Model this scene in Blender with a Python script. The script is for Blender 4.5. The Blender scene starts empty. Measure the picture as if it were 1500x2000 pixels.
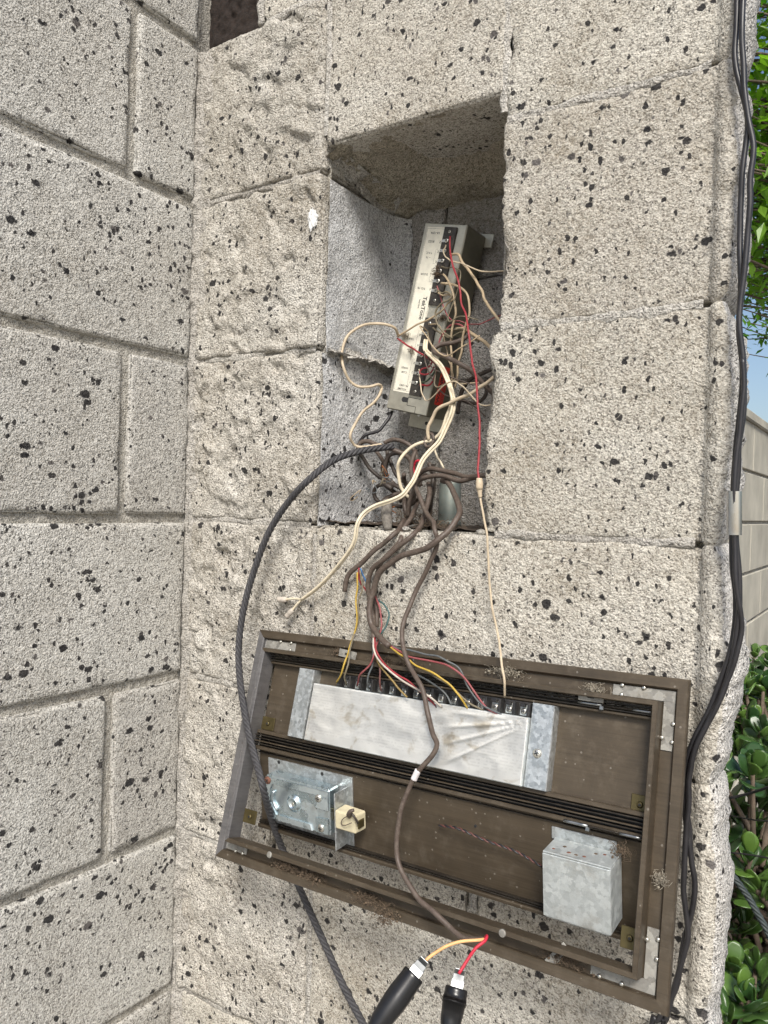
import bpy, math, random
import numpy as np
from mathutils import Matrix, Vector

scene = bpy.context.scene
# ------------------------------------------------------------------ camera
CAM = np.array([0.7586, -0.6822, 0.0241])
YAW, PITCH, ROLL, FPX = 2.16261, -0.00812, 0.02997, 1507.56
d = np.array([math.cos(YAW)*math.cos(PITCH), math.sin(YAW)*math.cos(PITCH), math.sin(PITCH)])
r = np.array([math.sin(YAW), -math.cos(YAW), 0.0])
u = np.cross(r, d)
r2 = math.cos(ROLL)*r + math.sin(ROLL)*u
u2 = -math.sin(ROLL)*r + math.cos(ROLL)*u
cd = bpy.data.cameras.new('camera')
cd.sensor_fit = 'VERTICAL'; cd.sensor_height = 24.0; cd.lens = 24.0*FPX/2000.0
cd.clip_start = 0.01; cd.clip_end = 400.0
cam = bpy.data.objects.new('camera', cd)
m = Matrix.Identity(4)
for i in range(3):
    m[i][0], m[i][1], m[i][2], m[i][3] = r2[i], u2[i], -d[i], CAM[i]
cam.matrix_world = m
scene.collection.objects.link(cam); scene.camera = cam
# ------------------------------------------------------------------ light
SUN_DIR = Vector((0.41, -0.62, 0.74)).normalized()          # towards the sun
SUN_EL = math.asin(SUN_DIR.z)
w = bpy.data.worlds.new('World'); scene.world = w; w.use_nodes = True
wn = w.node_tree; bg = wn.nodes['Background']
sky = wn.nodes.new('ShaderNodeTexSky'); sky.sky_type = 'NISHITA'; sky.sun_disc = False
sky.sun_elevation = SUN_EL; sky.sun_rotation = math.atan2(SUN_DIR.x, SUN_DIR.y)
sky.air_density = 1.0; sky.dust_density = 2.4; sky.ozone_density = 1.0
wn.links.new(sky.outputs[0], bg.inputs[0]); bg.inputs[1].default_value = 0.085
sl = bpy.data.lights.new('sun', 'SUN'); sl.energy = 2.6; sl.angle = math.radians(18); sl.color = (1.0, 0.963, 0.90)
sun = bpy.data.objects.new('sun', sl); scene.collection.objects.link(sun)
sun.rotation_euler = SUN_DIR.to_track_quat('Z', 'Y').to_euler()
vs = scene.view_settings
vs.view_transform = 'Standard'; vs.look = 'None'; vs.gamma = 1.0; vs.use_curve_mapping = False
vs.exposure = 0.77
scene.render.engine = 'CYCLES'
scene.cycles.max_bounces = 4; scene.cycles.diffuse_bounces = 3; scene.cycles.glossy_bounces = 3; scene.cycles.transparent_max_bounces = 6
scene.cycles.adaptive_threshold = 0.03

# ------------------------------------------------------------------ helpers
C = scene.collection
rng = random.Random(7)

def link(name, me, parent=None, label=None, cat=None, group=None, kind=None, loc=None, rot=None, mat=None):
    o = bpy.data.objects.new(name, me); C.objects.link(o)
    if loc is not None: o.location = loc
    if rot is not None: o.rotation_euler = rot
    if mat is not None and me is not None: me.materials.append(mat)
    if parent is not None: o.parent = parent
    if label: o['label'] = label
    if cat: o['category'] = cat
    if group: o['group'] = group
    if kind: o['kind'] = kind
    return o

def build(name, V, F, mat, parent=None, smooth=False, **k):
    me = bpy.data.meshes.new(name)
    if isinstance(V, np.ndarray): V = V.tolist()
    if isinstance(F, np.ndarray): F = F.tolist()
    me.from_pydata(V, [], F); me.update()
    if smooth: me.polygons.foreach_set('use_smooth', [True]*len(me.polygons))
    return link(name, me, parent, mat=mat, **k)

class MB:
    def __init__(self): self.v = []; self.f = []
    def add(self, V, F):
        n = len(self.v); self.v += [tuple(map(float, a)) for a in V]
        self.f += [tuple(int(i)+n for i in q) for q in F]; return self
    def cbox(self, x0, x1, y0, y1, z0, z1, b=0.0006, M=None):
        """chamfered box"""
        c = ((x0+x1)/2, (y0+y1)/2, (z0+z1)/2); h = ((x1-x0)/2, (y1-y0)/2, (z1-z0)/2)
        b = min(b, min(h)*0.49); V = []; idx = {}
        for sx in (-1, 1):
            for sy in (-1, 1):
                for sz in (-1, 1):
                    for a in range(3):
                        q = [h[0]-b, h[1]-b, h[2]-b]; q[a] = h[a]
                        idx[(sx, sy, sz, a)] = len(V)
                        V.append((c[0]+sx*q[0], c[1]+sy*q[1], c[2]+sz*q[2]))
        F = []
        def quad(keys, nrm):
            ids = [idx[k] for k in keys]
            P = [np.array(V[i]) for i in ids]
            if np.dot(np.cross(P[1]-P[0], P[2]-P[0]), nrm) < 0: ids = ids[::-1]
            F.append(ids)
        for a in range(3):
            o = [i for i in range(3) if i != a]
            for s in (-1, 1):
                ks = []
                for (p, q) in ((-1, -1), (1, -1), (1, 1), (-1, 1)):
                    k = [0, 0, 0]; k[a] = s; k[o[0]] = p; k[o[1]] = q; ks.append((*k, a))
                n = np.zeros(3); n[a] = s; quad(ks, n)
            for p in (-1, 1):
                for q in (-1, 1):
                    k0 = [0, 0, 0]; k0[a] = -1; k0[o[0]] = p; k0[o[1]] = q
                    k1 = list(k0); k1[a] = 1
                    n = np.zeros(3); n[o[0]] = p; n[o[1]] = q
                    quad([(*k0, o[0]), (*k1, o[0]), (*k1, o[1]), (*k0, o[1])], n)
        for sx in (-1, 1):
            for sy in (-1, 1):
                for sz in (-1, 1):
                    quad([(sx, sy, sz, 0), (sx, sy, sz, 1), (sx, sy, sz, 2)], np.array((sx, sy, sz)))
        if M is not None: V = [tuple(M @ Vector(a)) for a in V]
        return self.add(V, F)
    def cyl(self, c, r0, r1, z0, z1, n=14, M=None, dome=0.0):
        V = []; F = []
        rings = [(r0, z0), (r1, z1)]
        if dome: rings += [(r1*0.75, z1+dome*0.7), (r1*0.3, z1+dome)]
        for (rr, zz) in rings:
            for k in range(n):
                a = 2*math.pi*k/n; V.append((c[0]+rr*math.cos(a), c[1]+rr*math.sin(a), zz))
        R = len(rings)
        for q in range(R-1):
            for k in range(n):
                F.append((q*n+k, q*n+(k+1) % n, (q+1)*n+(k+1) % n, (q+1)*n+k))
        F.append(tuple((R-1)*n+k for k in range(n))); F.append(tuple(n-1-k for k in range(n)))
        if M is not None: V = [tuple(M @ Vector(a)) for a in V]
        return self.add(V, F)
    def build(self, name, mat, parent=None, smooth=False, **k):
        return build(name, self.v, self.f, mat, parent, smooth, **k)

def resample(P, step):
    """Catmull-Rom through P"""
    P = np.asarray(P, float)
    Q = np.vstack([2*P[0]-P[1], P, 2*P[-1]-P[-2]])
    out = []
    for i in range(1, len(Q)-2):
        a, b, c, e = Q[i-1], Q[i], Q[i+1], Q[i+2]
        n = max(2, int(np.linalg.norm(c-b)/step))
        for t in np.linspace(0, 1, n, endpoint=False):
            out.append(0.5*((2*b)+(c-a)*t+(2*a-5*b+4*c-e)*t*t+(-a+3*b-3*c+e)*t**3))
    out.append(P[-1]); return np.array(out)

def frames(P):
    T = np.gradient(P, axis=0); T /= np.linalg.norm(T, axis=1)[:, None]+1e-12
    n = np.cross(T[0], (0.3, 0.2, 0.9)); n /= np.linalg.norm(n); A = [n]
    for i in range(1, len(P)):
        n = n-T[i]*np.dot(n, T[i]); n /= np.linalg.norm(n)+1e-12; A.append(n)
    A = np.array(A); B = np.cross(T, A); return T, A, B

def tube(P, rad, sides=10, step=0.003, wob=0.0, seed=0, rs=True, cap=True):
    if rs: P = resample(P, step)
    P = np.asarray(P, float)
    n = len(P)
    if wob:
        g = np.random.RandomState(seed)
        k = g.normal(0, 1, (n//6+4, 3)); xi = np.linspace(0, len(k)-1.001, n)
        i0 = xi.astype(int); f = (xi-i0)[:, None]; f = f*f*(3-2*f)
        P = P+wob*(k[i0]*(1-f)+k[i0+1]*f)*np.minimum(1, np.minimum(np.arange(n), n-1-np.arange(n))/6.0)[:, None]
    T, A, B = frames(P)
    rr = np.full(n, rad) if np.isscalar(rad) else np.interp(np.linspace(0, 1, n), np.linspace(0, 1, len(rad)), rad)
    th = np.arange(sides)*2*math.pi/sides
    V = P[:, None, :]+rr[:, None, None]*(np.cos(th)[None, :, None]*A[:, None, :]+np.sin(th)[None, :, None]*B[:, None, :])
    V = V.reshape(-1, 3)
    i = np.arange(n-1)[:, None]*sides; k = np.arange(sides)[None, :]; k1 = (k+1) % sides
    F = np.stack([i+k, i+k1, i+sides+k1, i+sides+k], -1).reshape(-1, 4).tolist()
    if cap:
        F.append(list(range(sides))[::-1]); F.append([(n-1)*sides+j for j in range(sides)])
    return V, F

# ---- value noise
def _h(ix, iy, iz, seed):
    n = (ix.astype(np.int64)*374761393+iy.astype(np.int64)*668265263+iz.astype(np.int64)*2147483647+seed*974711) & 0xffffffff
    n = ((n ^ (n >> 13))*1274126177) & 0xffffffff
    n = ((n ^ (n >> 16))*2246822519) & 0xffffffff
    return ((n ^ (n >> 15)) & 0xffff)/32767.5-1.0
def vnoise(P, seed=0):
    i = np.floor(P).astype(np.int64); f = P-i; f = f*f*f*(f*(f*6-15)+10)
    o = 0
    for a in (0, 1):
        for b in (0, 1):
            for c in (0, 1):
                wgt = (f[:, 0] if a else 1-f[:, 0])*(f[:, 1] if b else 1-f[:, 1])*(f[:, 2] if c else 1-f[:, 2])
                o = o+wgt*_h(i[:, 0]+a, i[:, 1]+b, i[:, 2]+c, seed)
    return o
def fbm(P, freq, octv=4, gain=0.5, seed=0, ridged=False):
    o = 0; a = 1.0; t = 0
    for k in range(octv):
        v = vnoise(P*freq+k*17.3, seed+k)
        if ridged: v = 1-2*np.abs(v)
        o = o+a*v; t += a; a *= gain; freq *= 2.03
    return o/t

# ------------------------------------------------------------------ materials
def mat(name):
    mm = bpy.data.materials.new(name); mm.use_nodes = True
    nt = mm.node_tree; b = nt.nodes['Principled BSDF']
    return mm, nt, b
def N(nt, typ, **k):
    n = nt.nodes.new(typ)
    for a, v in k.items(): setattr(n, a, v)
    return n
def L(nt, a, b): nt.links.new(a, b)
def math_n(nt, op, a, b=None, clamp=False):
    n = N(nt, 'ShaderNodeMath', operation=op, use_clamp=clamp)
    for i, x in enumerate((a, b)):
        if x is None: continue
        if isinstance(x, (int, float)): n.inputs[i].default_value = x
        else: L(nt, x, n.inputs[i])
    return n.outputs[0]
def mixc(nt, fac, a, b, blend='MIX'):
    n = N(nt, 'ShaderNodeMix', data_type='RGBA', blend_type=blend)
    for s, x in ((n.inputs[0], fac), (n.inputs[6], a), (n.inputs[7], b)):
        if isinstance(x, (int, float)): s.default_value = x
        elif isinstance(x, tuple): s.default_value = (*x, 1.0)
        else: L(nt, x, s)
    return n.outputs[2]
def ramp(nt, x, stops):
    n = N(nt, 'ShaderNodeValToRGB'); e = n.color_ramp.elements
    while len(e) < len(stops): e.new(0.5)
    for el, (p, c) in zip(e, stops):
        el.position = p; el.color = (*c, 1) if isinstance(c, tuple) else (c, c, c, 1)
    L(nt, x, n.inputs[0]); return n.outputs[0]
def coords(nt, rnd=True, world=False):
    if world:
        return N(nt, 'ShaderNodeNewGeometry').outputs['Position']
    tc = N(nt, 'ShaderNodeTexCoord').outputs['Object']
    if not rnd: return tc
    oi = N(nt, 'ShaderNodeObjectInfo').outputs['Random']
    s = math_n(nt, 'MULTIPLY', oi, 37.0)
    va = N(nt, 'ShaderNodeVectorMath', operation='ADD'); L(nt, tc, va.inputs[0])
    cx = N(nt, 'ShaderNodeCombineXYZ')
    for k in range(3): L(nt, s, cx.inputs[k])
    L(nt, cx.outputs[0], va.inputs[1]); return va.outputs[0]
def noise(nt, co, scale, detail=3, rough=0.55, dist=0.0):
    n = N(nt, 'ShaderNodeTexNoise'); n.inputs['Scale'].default_value = scale
    n.inputs['Detail'].default_value = detail; n.inputs['Roughness'].default_value = rough
    n.inputs['Distortion'].default_value = dist
    L(nt, co, n.inputs['Vector']); return n
def bump(nt, b, h, strength, dist):
    n = N(nt, 'ShaderNodeBump'); n.inputs['Strength'].default_value = strength; n.inputs['Distance'].default_value = dist
    L(nt, h, n.inputs['Height']); L(nt, n.outputs[0], b.inputs['Normal']); return n

def concrete(name, c_lo, c_hi, speck=1.0, dirt=(0.21, 0.170, 0.112), dirt_amt=0.35, rough_b=0.5):
    mm, nt, b = mat(name)
    co = coords(nt)
    wpos = coords(nt, world=True)
    vg = N(nt, 'ShaderNodeTexVoronoi'); vg.inputs['Scale'].default_value = 760; L(nt, co, vg.inputs['Vector'])
    sg = N(nt, 'ShaderNodeSeparateColor'); L(nt, vg.outputs['Color'], sg.inputs[0])
    fine = sg.outputs[0]
    fineb = noise(nt, co, 520, 1, 0.6).outputs['Fac']
    mid = noise(nt, co, 190, 2, 0.6).outputs['Fac']
    big = noise(nt, co, 14, 2, 0.55).outputs['Fac']
    grain = math_n(nt, 'ADD', math_n(nt, 'MULTIPLY', fine, 0.55), math_n(nt, 'MULTIPLY', mid, 0.45))
    base = ramp(nt, grain, [(0.22, c_lo), (0.42, c_hi), (0.78, tuple(min(0.82, c*1.45) for c in c_hi))])
    base = mixc(nt, math_n(nt, 'MULTIPLY', ramp(nt, big, [(0.35, 0.0), (0.7, 1.0)]), 0.35), base, mixc(nt, 1.0, base, (0.78, 0.76, 0.74), 'MULTIPLY'))
    rnd = N(nt, 'ShaderNodeObjectInfo').outputs['Random']
    base = mixc(nt, 1.0, base, ramp(nt, rnd, [(0.0, (0.86, 0.85, 0.84)), (0.5, (0.97, 0.97, 0.96)), (1.0, (1.06, 1.05, 1.04))]), 'MULTIPLY')
    # warped coordinates for the stone chips
    wn_ = noise(nt, co, 210, 1, 0.5).outputs['Color']
    sub = N(nt, 'ShaderNodeVectorMath', operation='SUBTRACT'); L(nt, wn_, sub.inputs[0]); sub.inputs[1].default_value = (0.5, 0.5, 0.5)
    sc = N(nt, 'ShaderNodeVectorMath', operation='SCALE'); L(nt, sub.outputs[0], sc.inputs[0]); sc.inputs['Scale'].default_value = 0.0056
    ad = N(nt, 'ShaderNodeVectorMath', operation='ADD'); L(nt, co, ad.inputs[0]); L(nt, sc.outputs[0], ad.inputs[1])
    dens = ramp(nt, noise(nt, co, 20, 0, 0.5).outputs['Fac'], [(0.36, 0.62), (0.62, 1.0)])
    masks = []
    for (scl, keep, rad, metric, st) in ((70, 0.54, 0.44, 'EUCLIDEAN', (1.0, 0.80, 1.2)), (132, 0.42, 0.46, 'EUCLIDEAN', (1.2, 1.0, 0.8)), (290, 0.42, 0.46, 'EUCLIDEAN', (1, 1, 1)))[:3 if speck else 0]:
        mp = N(nt, 'ShaderNodeMapping'); mp.inputs['Scale'].default_value = st; mp.inputs['Rotation'].default_value = (0.6*scl, 0.3*scl, 0.2*scl)
        L(nt, ad.outputs[0], mp.inputs[0])
        v = N(nt, 'ShaderNodeTexVoronoi', feature='F1', distance=metric); v.inputs['Scale'].default_value = scl
        L(nt, mp.outputs[0], v.inputs['Vector'])
        sep = N(nt, 'ShaderNodeSeparateColor'); L(nt, v.outputs['Color'], sep.inputs[0])
        on = math_n(nt, 'GREATER_THAN', sep.outputs[1], keep)
        thr = math_n(nt, 'MULTIPLY', math_n(nt, 'MULTIPLY', math_n(nt, 'POWER', sep.outputs[0], 0.7), rad*speck), dens)
        inside = math_n(nt, 'MULTIPLY', math_n(nt, 'SUBTRACT', thr, v.outputs['Distance']), 14.0, clamp=True)
        masks.append((math_n(nt, 'MULTIPLY', on, inside), sep.outputs[2]))
    col = base
    # warm weathering in broad patches of its own shape
    dm = noise(nt, wpos, 7.0, 3, 0.62, 0.4).outputs['Fac']
    dm = math_n(nt, 'MULTIPLY', ramp(nt, dm, [(0.36, 0.0), (0.80, 1.0)]), dirt_amt*1.25)
    dm = math_n(nt, 'MULTIPLY', dm, ramp(nt, mid, [(0.3, 1.0), (0.65, 0.45)]))
    col = mixc(nt, dm, col, dirt)
    for i, (mk, rn) in enumerate(masks):
        dark = ramp(nt, rn, [(0.0, (0.010, 0.010, 0.012)), (0.8, (0.024, 0.022, 0.022)), (0.98, (0.11, 0.10, 0.095))])
        col = mixc(nt, math_n(nt, 'MULTIPLY', mk, 0.95 if i < 2 else 0.6), col, dark)
    L(nt, col, b.inputs['Base Color'])
    b.inputs['Roughness'].default_value = 0.92
    b.inputs['Specular IOR Level'].default_value = 0.25
    h = math_n(nt, 'ADD', math_n(nt, 'MULTIPLY', fineb, 0.7), math_n(nt, 'MULTIPLY', mid, 0.8))
    bump(nt, b, h, min(1.0, rough_b*1.4), 0.0035)
    return mm

M = {}
M['block_left'] = concrete('speckled_block_grey', (0.185, 0.180, 0.167), (0.462, 0.453, 0.425), 1.0, dirt_amt=0.28)
M['block_back'] = concrete('speckled_block_warm', (0.195, 0.182, 0.163), (0.455, 0.434, 0.388), 0.95, dirt_amt=0.60)
M['block_split'] = concrete('split_block', (0.185, 0.175, 0.16), (0.442, 0.424, 0.386), 0.95, dirt_amt=0.60, rough_b=0.8)
M['block_end'] = concrete('split_block_end', (0.18, 0.175, 0.165), (0.48, 0.465, 0.44), 0.72, dirt_amt=0.2, rough_b=0.9)
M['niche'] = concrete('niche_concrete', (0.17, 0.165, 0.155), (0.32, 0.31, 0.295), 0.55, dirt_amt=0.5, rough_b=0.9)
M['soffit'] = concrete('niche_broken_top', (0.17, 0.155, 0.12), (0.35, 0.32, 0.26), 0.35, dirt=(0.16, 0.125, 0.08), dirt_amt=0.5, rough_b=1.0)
M['cement'] = concrete('grey_cement', (0.24, 0.246, 0.25), (0.43, 0.437, 0.44), 0.50, dirt_amt=0.30, rough_b=0.5)
M['reveal'] = concrete('pale_lit_reveal', (0.27, 0.275, 0.28), (0.56, 0.565, 0.57), 0.95, dirt_amt=0.12, rough_b=0.5)  # pale stone made lighter and bluer, standing for light on the lower reveal
M['mortar'] = concrete('mortar', (0.22, 0.21, 0.19), (0.38, 0.365, 0.33), 0.0, dirt_amt=0.45, rough_b=1.0)
M['mortar_light'] = concrete('mortar_smear', (0.20, 0.192, 0.178), (0.41, 0.395, 0.365), 0.30, dirt_amt=0.3, rough_b=1.0)

def simple(name, col, rough=0.5, metal=0.0, var=0.25, scale=60, spec=0.5, bumps=0.0, bscale=300, dust=0.0, dustc=(0.32, 0.28, 0.22), coat=0.0):
    mm, nt, b = mat(name); co = coords(nt)
    n = noise(nt, co, scale, 4, 0.6).outputs['Fac']
    c = mixc(nt, ramp(nt, n, [(0.3, 0.0), (0.7, 1.0)]), tuple(x*(1-var) for x in col), tuple(min(1, x*(1+var)) for x in col))
    if dust:
        dn = noise(nt, co, scale*2.7, 5, 0.7).outputs['Fac']
        c = mixc(nt, math_n(nt, 'MULTIPLY', ramp(nt, dn, [(0.45, 0.0), (0.75, 1.0)]), dust), c, dustc)
    L(nt, c, b.inputs['Base Color'])
    rn = ramp(nt, n, [(0.2, max(0.03, rough-0.12)), (0.8, min(1, rough+0.12))]); L(nt, rn, b.inputs['Roughness'])
    b.inputs['Metallic'].default_value = metal; b.inputs['Specular IOR Level'].default_value = spec
    if coat: b.inputs['Coat Weight'].default_value = coat
    if bumps:
        bn = noise(nt, co, bscale, 3, 0.6).outputs['Fac']; bump(nt, b, bn, bumps, 0.001)
    return mm
M['bronze'] = simple('bronze_anodised', (0.098, 0.080, 0.060), 0.42, 0.55, 0.14, 25, dust=0.35, dustc=(0.20, 0.17, 0.13))
M['bronze_dark'] = simple('bronze_rail_dark', (0.035, 0.029, 0.023), 0.40, 0.5, 0.3, 40, dust=0.35, dustc=(0.14, 0.12, 0.09))
M['bronze_lit'] = simple('bronze_rail_chalky_lit', (0.135, 0.128, 0.125), 0.5, 0.5, 0.35, 45, dust=0.5, dustc=(0.22, 0.21, 0.20))
def worn(name, col, dustc):
    mm, nt, b = mat(name); co = coords(nt)
    n = noise(nt, co, 22, 4, 0.6).outputs['Fac']
    mp = N(nt, 'ShaderNodeMapping'); mp.inputs['Scale'].default_value = (6, 420, 60); L(nt, co, mp.inputs[0])
    st = noise(nt, mp.outputs[0], 1.0, 3, 0.7).outputs['Fac']
    c = mixc(nt, ramp(nt, n, [(0.3, 0.0), (0.7, 1.0)]), tuple(x*0.80 for x in col), tuple(x*1.18 for x in col))
    c = mixc(nt, math_n(nt, 'MULTIPLY', ramp(nt, st, [(0.45, 0.0), (0.75, 1.0)]), 0.35), c, tuple(x*1.7 for x in col))
    c = mixc(nt, math_n(nt, 'MULTIPLY', ramp(nt, st, [(0.28, 1.0), (0.42, 0.0)]), 0.4), c, tuple(x*0.55 for x in col))
    dn = noise(nt, co, 60, 5, 0.75).outputs['Fac']
    c = mixc(nt, math_n(nt, 'MULTIPLY', ramp(nt, dn, [(0.52, 0.0), (0.74, 1.0)]), 0.28), c, dustc)
    v = N(nt, 'ShaderNodeTexVoronoi'); v.inputs['Scale'].default_value = 230; L(nt, co, v.inputs['Vector'])
    sp = N(nt, 'ShaderNodeSeparateColor'); L(nt, v.outputs['Color'], sp.inputs[0])
    dot = math_n(nt, 'MULTIPLY', math_n(nt, 'GREATER_THAN', sp.outputs[0], 0.90), math_n(nt, 'LESS_THAN', v.outputs['Distance'], 0.22))
    c = mixc(nt, math_n(nt, 'MULTIPLY', dot, 0.35), c, (0.42, 0.38, 0.32))
    L(nt, c, b.inputs['Base Color']); b.inputs['Metallic'].default_value = 0.45
    L(nt, ramp(nt, dn, [(0.3, 0.34), (0.7, 0.62)]), b.inputs['Roughness'])
    return mm
M['bronze'] = worn('bronze_anodised_worn', (0.084, 0.065, 0.044), (0.21, 0.18, 0.14))
M['bronze_lit'] = worn('bronze_rail_chalky_worn_lit', (0.150, 0.145, 0.145), (0.25, 0.24, 0.23))  # chalky bronze lightened: light on the left rail put into its colour
def galv(name, lo, hi, sc, rough, metal=0.75):
    mm, nt, b = mat(name); co = coords(nt)
    wv = noise(nt, co, sc*1.3, 2, 0.6).outputs['Color']
    wa = N(nt, 'ShaderNodeVectorMath', operation='MULTIPLY_ADD'); L(nt, wv, wa.inputs[0]); wa.inputs[1].default_value = (1.1/sc,)*3; L(nt, co, wa.inputs[2])
    v = N(nt, 'ShaderNodeTexVoronoi'); v.inputs['Scale'].default_value = sc; L(nt, wa.outputs[0], v.inputs['Vector'])
    s = N(nt, 'ShaderNodeSeparateColor'); L(nt, v.outputs['Color'], s.inputs[0])
    n = noise(nt, co, sc*2.2, 4, 0.7, 0.6).outputs['Fac']
    f = math_n(nt, 'ADD', math_n(nt, 'MULTIPLY', s.outputs[0], 0.45), math_n(nt, 'MULTIPLY', n, 0.55))
    c = ramp(nt, f, [(0.25, lo), (0.75, hi)])
    st = noise(nt, co, 38, 5, 0.7).outputs['Fac']
    c = mixc(nt, math_n(nt, 'MULTIPLY', ramp(nt, st, [(0.55, 0.0), (0.75, 1.0)]), 0.5), c, (0.28, 0.24, 0.18))
    L(nt, c, b.inputs['Base Color']); b.inputs['Metallic'].default_value = metal
    L(nt, ramp(nt, f, [(0.2, rough-0.1), (0.8, rough+0.12)]), b.inputs['Roughness'])
    bump(nt, b, n, 0.25, 0.0006)
    return mm
M['galv'] = galv('galvanised_steel', (0.36, 0.38, 0.38), (0.60, 0.63, 0.64), 330, 0.42)
M['galv_dull'] = galv('galvanised_box', (0.44, 0.47, 0.465), (0.58, 0.61, 0.60), 210, 0.55, 0.6)
M['zinc'] = galv('zinc_lock', (0.42, 0.52, 0.56), (0.72, 0.80, 0.83), 60, 0.28, 0.9)
M['corner'] = galv('corner_plate', (0.20, 0.19, 0.17), (0.36, 0.35, 0.315), 150, 0.62, 0.35)
M['unit_metal'] = simple('unit_zinc_case', (0.50, 0.48, 0.40), 0.46, 0.75, 0.12, 90, dust=0.25)
M['unit_shade'] = simple('unit_zinc_shaded', (0.150, 0.138, 0.098), 0.42, 0.55, 0.10, 60, dust=0.2)  # same zinc case, with the shade on its side put into the colour
M['paper'] = simple('unit_label_card', (0.72, 0.69, 0.58), 0.6, 0.0, 0.10, 120, dust=0.12, dustc=(0.45, 0.40, 0.28))
M['ink'] = simple('printed_ink', (0.03, 0.03, 0.03), 0.7, 0, 0.1)
M['black_plastic'] = simple('black_plastic', (0.016, 0.016, 0.017), 0.45, 0, 0.3, 80, dust=0.30, dustc=(0.14, 0.12, 0.10))
M['bakelite'] = simple('dark_bakelite', (0.028, 0.024, 0.020), 0.5, 0, 0.3, 80, dust=0.35, dustc=(0.15, 0.13, 0.10))
M['screw'] = simple('plated_screw', (0.62, 0.60, 0.54), 0.3, 0.9, 0.2, 200)
M['screw_rust'] = simple('rusty_screw', (0.20, 0.09, 0.06), 0.7, 0.3, 0.4, 300)
M['slot'] = simple('screw_slot', (0.02, 0.02, 0.02), 0.7)
M['brass'] = simple('brass_clip', (0.115, 0.092, 0.040), 0.45, 0.7, 0.2, 80)
M['cream'] = simple('cream_plastic', (0.56, 0.50, 0.34), 0.5, 0, 0.12, 120, dust=0.2, dustc=(0.25, 0.19, 0.10))
M['copper'] = simple('copper', (0.50, 0.22, 0.10), 0.35, 0.8, 0.2)
M['tape'] = simple('pale_tape', (0.62, 0.58, 0.58), 0.5, 0, 0.2, 300)
M['conduit'] = simple('dull_conduit', (0.20, 0.23, 0.21), 0.5, 0.5, 0.2, 60, dust=0.4)
M['foam'] = simple('tan_mortar_patch', (0.46, 0.38, 0.25), 0.9, 0, 0.18, 60, bumps=0.8, bscale=160)
M['plaster'] = simple('white_plaster_chip', (0.66, 0.66, 0.65), 0.8, 0, 0.1, 60, bumps=0.6, bscale=300)
M['dark_hole'] = simple('dark_porous_fill', (0.018, 0.011, 0.008), 0.95, 0, 0.75, 420, bumps=1.0, bscale=500)
M['web'] = simple('dust_web', (0.26, 0.23, 0.18), 0.9, 0, 0.2)
M['dirt'] = simple('brown_debris', (0.115, 0.083, 0.055), 0.95, 0, 0.5, 400)
M['dirt_grey'] = simple('grey_debris', (0.16, 0.145, 0.125), 0.95, 0, 0.4, 400)
def wiremat(name, col, rough=0.5, dust=0.3, spec=0.4):
    return simple('wire_'+name, col, rough, 0, 0.16, 110, spec, dust=dust, dustc=tuple(0.5*x+0.5*y for x, y in zip(col, (0.30, 0.27, 0.22))))
for nm, c, du in (('brown', (0.082, 0.060, 0.048), 0.5), ('brown_dark', (0.040, 0.030, 0.025), 0.4), ('cream', (0.66, 0.58, 0.43), 0.35), ('tan', (0.40, 0.31, 0.20), 0.4),
                  ('tan_pale', (0.50, 0.41, 0.29), 0.4), ('olive', (0.15, 0.125, 0.08), 0.4), ('red', (0.26, 0.020, 0.028), 0.3), ('pink', (0.24, 0.055, 0.06), 0.45),
                  ('yellow', (0.42, 0.28, 0.04), 0.4), ('mustard', (0.25, 0.17, 0.05), 0.4), ('teal', (0.03, 0.085, 0.085), 0.4), ('blue', (0.05, 0.14, 0.30), 0.35),
                  ('slate', (0.085, 0.095, 0.10), 0.5), ('white', (0.48, 0.43, 0.37), 0.4), ('green', (0.03, 0.06, 0.03), 0.4), ('orange', (0.72, 0.40, 0.17), 0.1),
                  ('redlead', (0.50, 0.02, 0.045), 0.05), ('maroon', (0.10, 0.034, 0.030), 0.4)):
    M['w_'+nm] = wiremat(nm, c, 0.5, du)
M['w_black'] = simple('wire_black_sheath', (0.019, 0.018, 0.020), 0.42, 0, 0.2, 60, 0.5, dust=0.12, dustc=(0.08, 0.07, 0.07))
M['rope'] = simple('black_rope', (0.040, 0.039, 0.043), 0.6, 0, 0.35, 240, dust=0.35, dustc=(0.12, 0.115, 0.11), bumps=0.6, bscale=900)
M['rope_green'] = simple('green_black_rope', (0.030, 0.040, 0.040), 0.6, 0, 0.35, 240, dust=0.35, dustc=(0.10, 0.12, 0.11))
M['rubber'] = simple('clip_rubber_boot', (0.010, 0.010, 0.011), 0.34, 0, 0.2, 60, 0.5)
M['chrome'] = simple('clip_steel', (0.30, 0.31, 0.31), 0.42, 1.0, 0.1, 200)
M['band'] = simple('bright_band', (0.52, 0.53, 0.55), 0.14, 1.0, 0.05, 30)
M['wall_far'] = simple('garden_wall_block', (0.40, 0.375, 0.31), 0.9, 0, 0.22, 5, bumps=0.5, bscale=60)
M['ground'] = simple('concrete_paving', (0.34, 0.32, 0.28), 0.9, 0, 0.18, 3, bumps=0.4, bscale=40)
M['soil'] = simple('soil_bed', (0.055, 0.040, 0.028), 0.95, 0, 0.4, 30, bumps=1.0, bscale=60)
M['bark'] = simple('bark', (0.12, 0.09, 0.065), 0.9, 0, 0.4, 40, bumps=0.8, bscale=80)
def sticker():
    mm, nt, b = mat('red_warning_sticker'); co = coords(nt, rnd=False)
    b.inputs['Base Color'].default_value = (0.55, 0.035, 0.018, 1); b.inputs['Roughness'].default_value = 0.45
    return mm
M['sticker'] = sticker()
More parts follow.
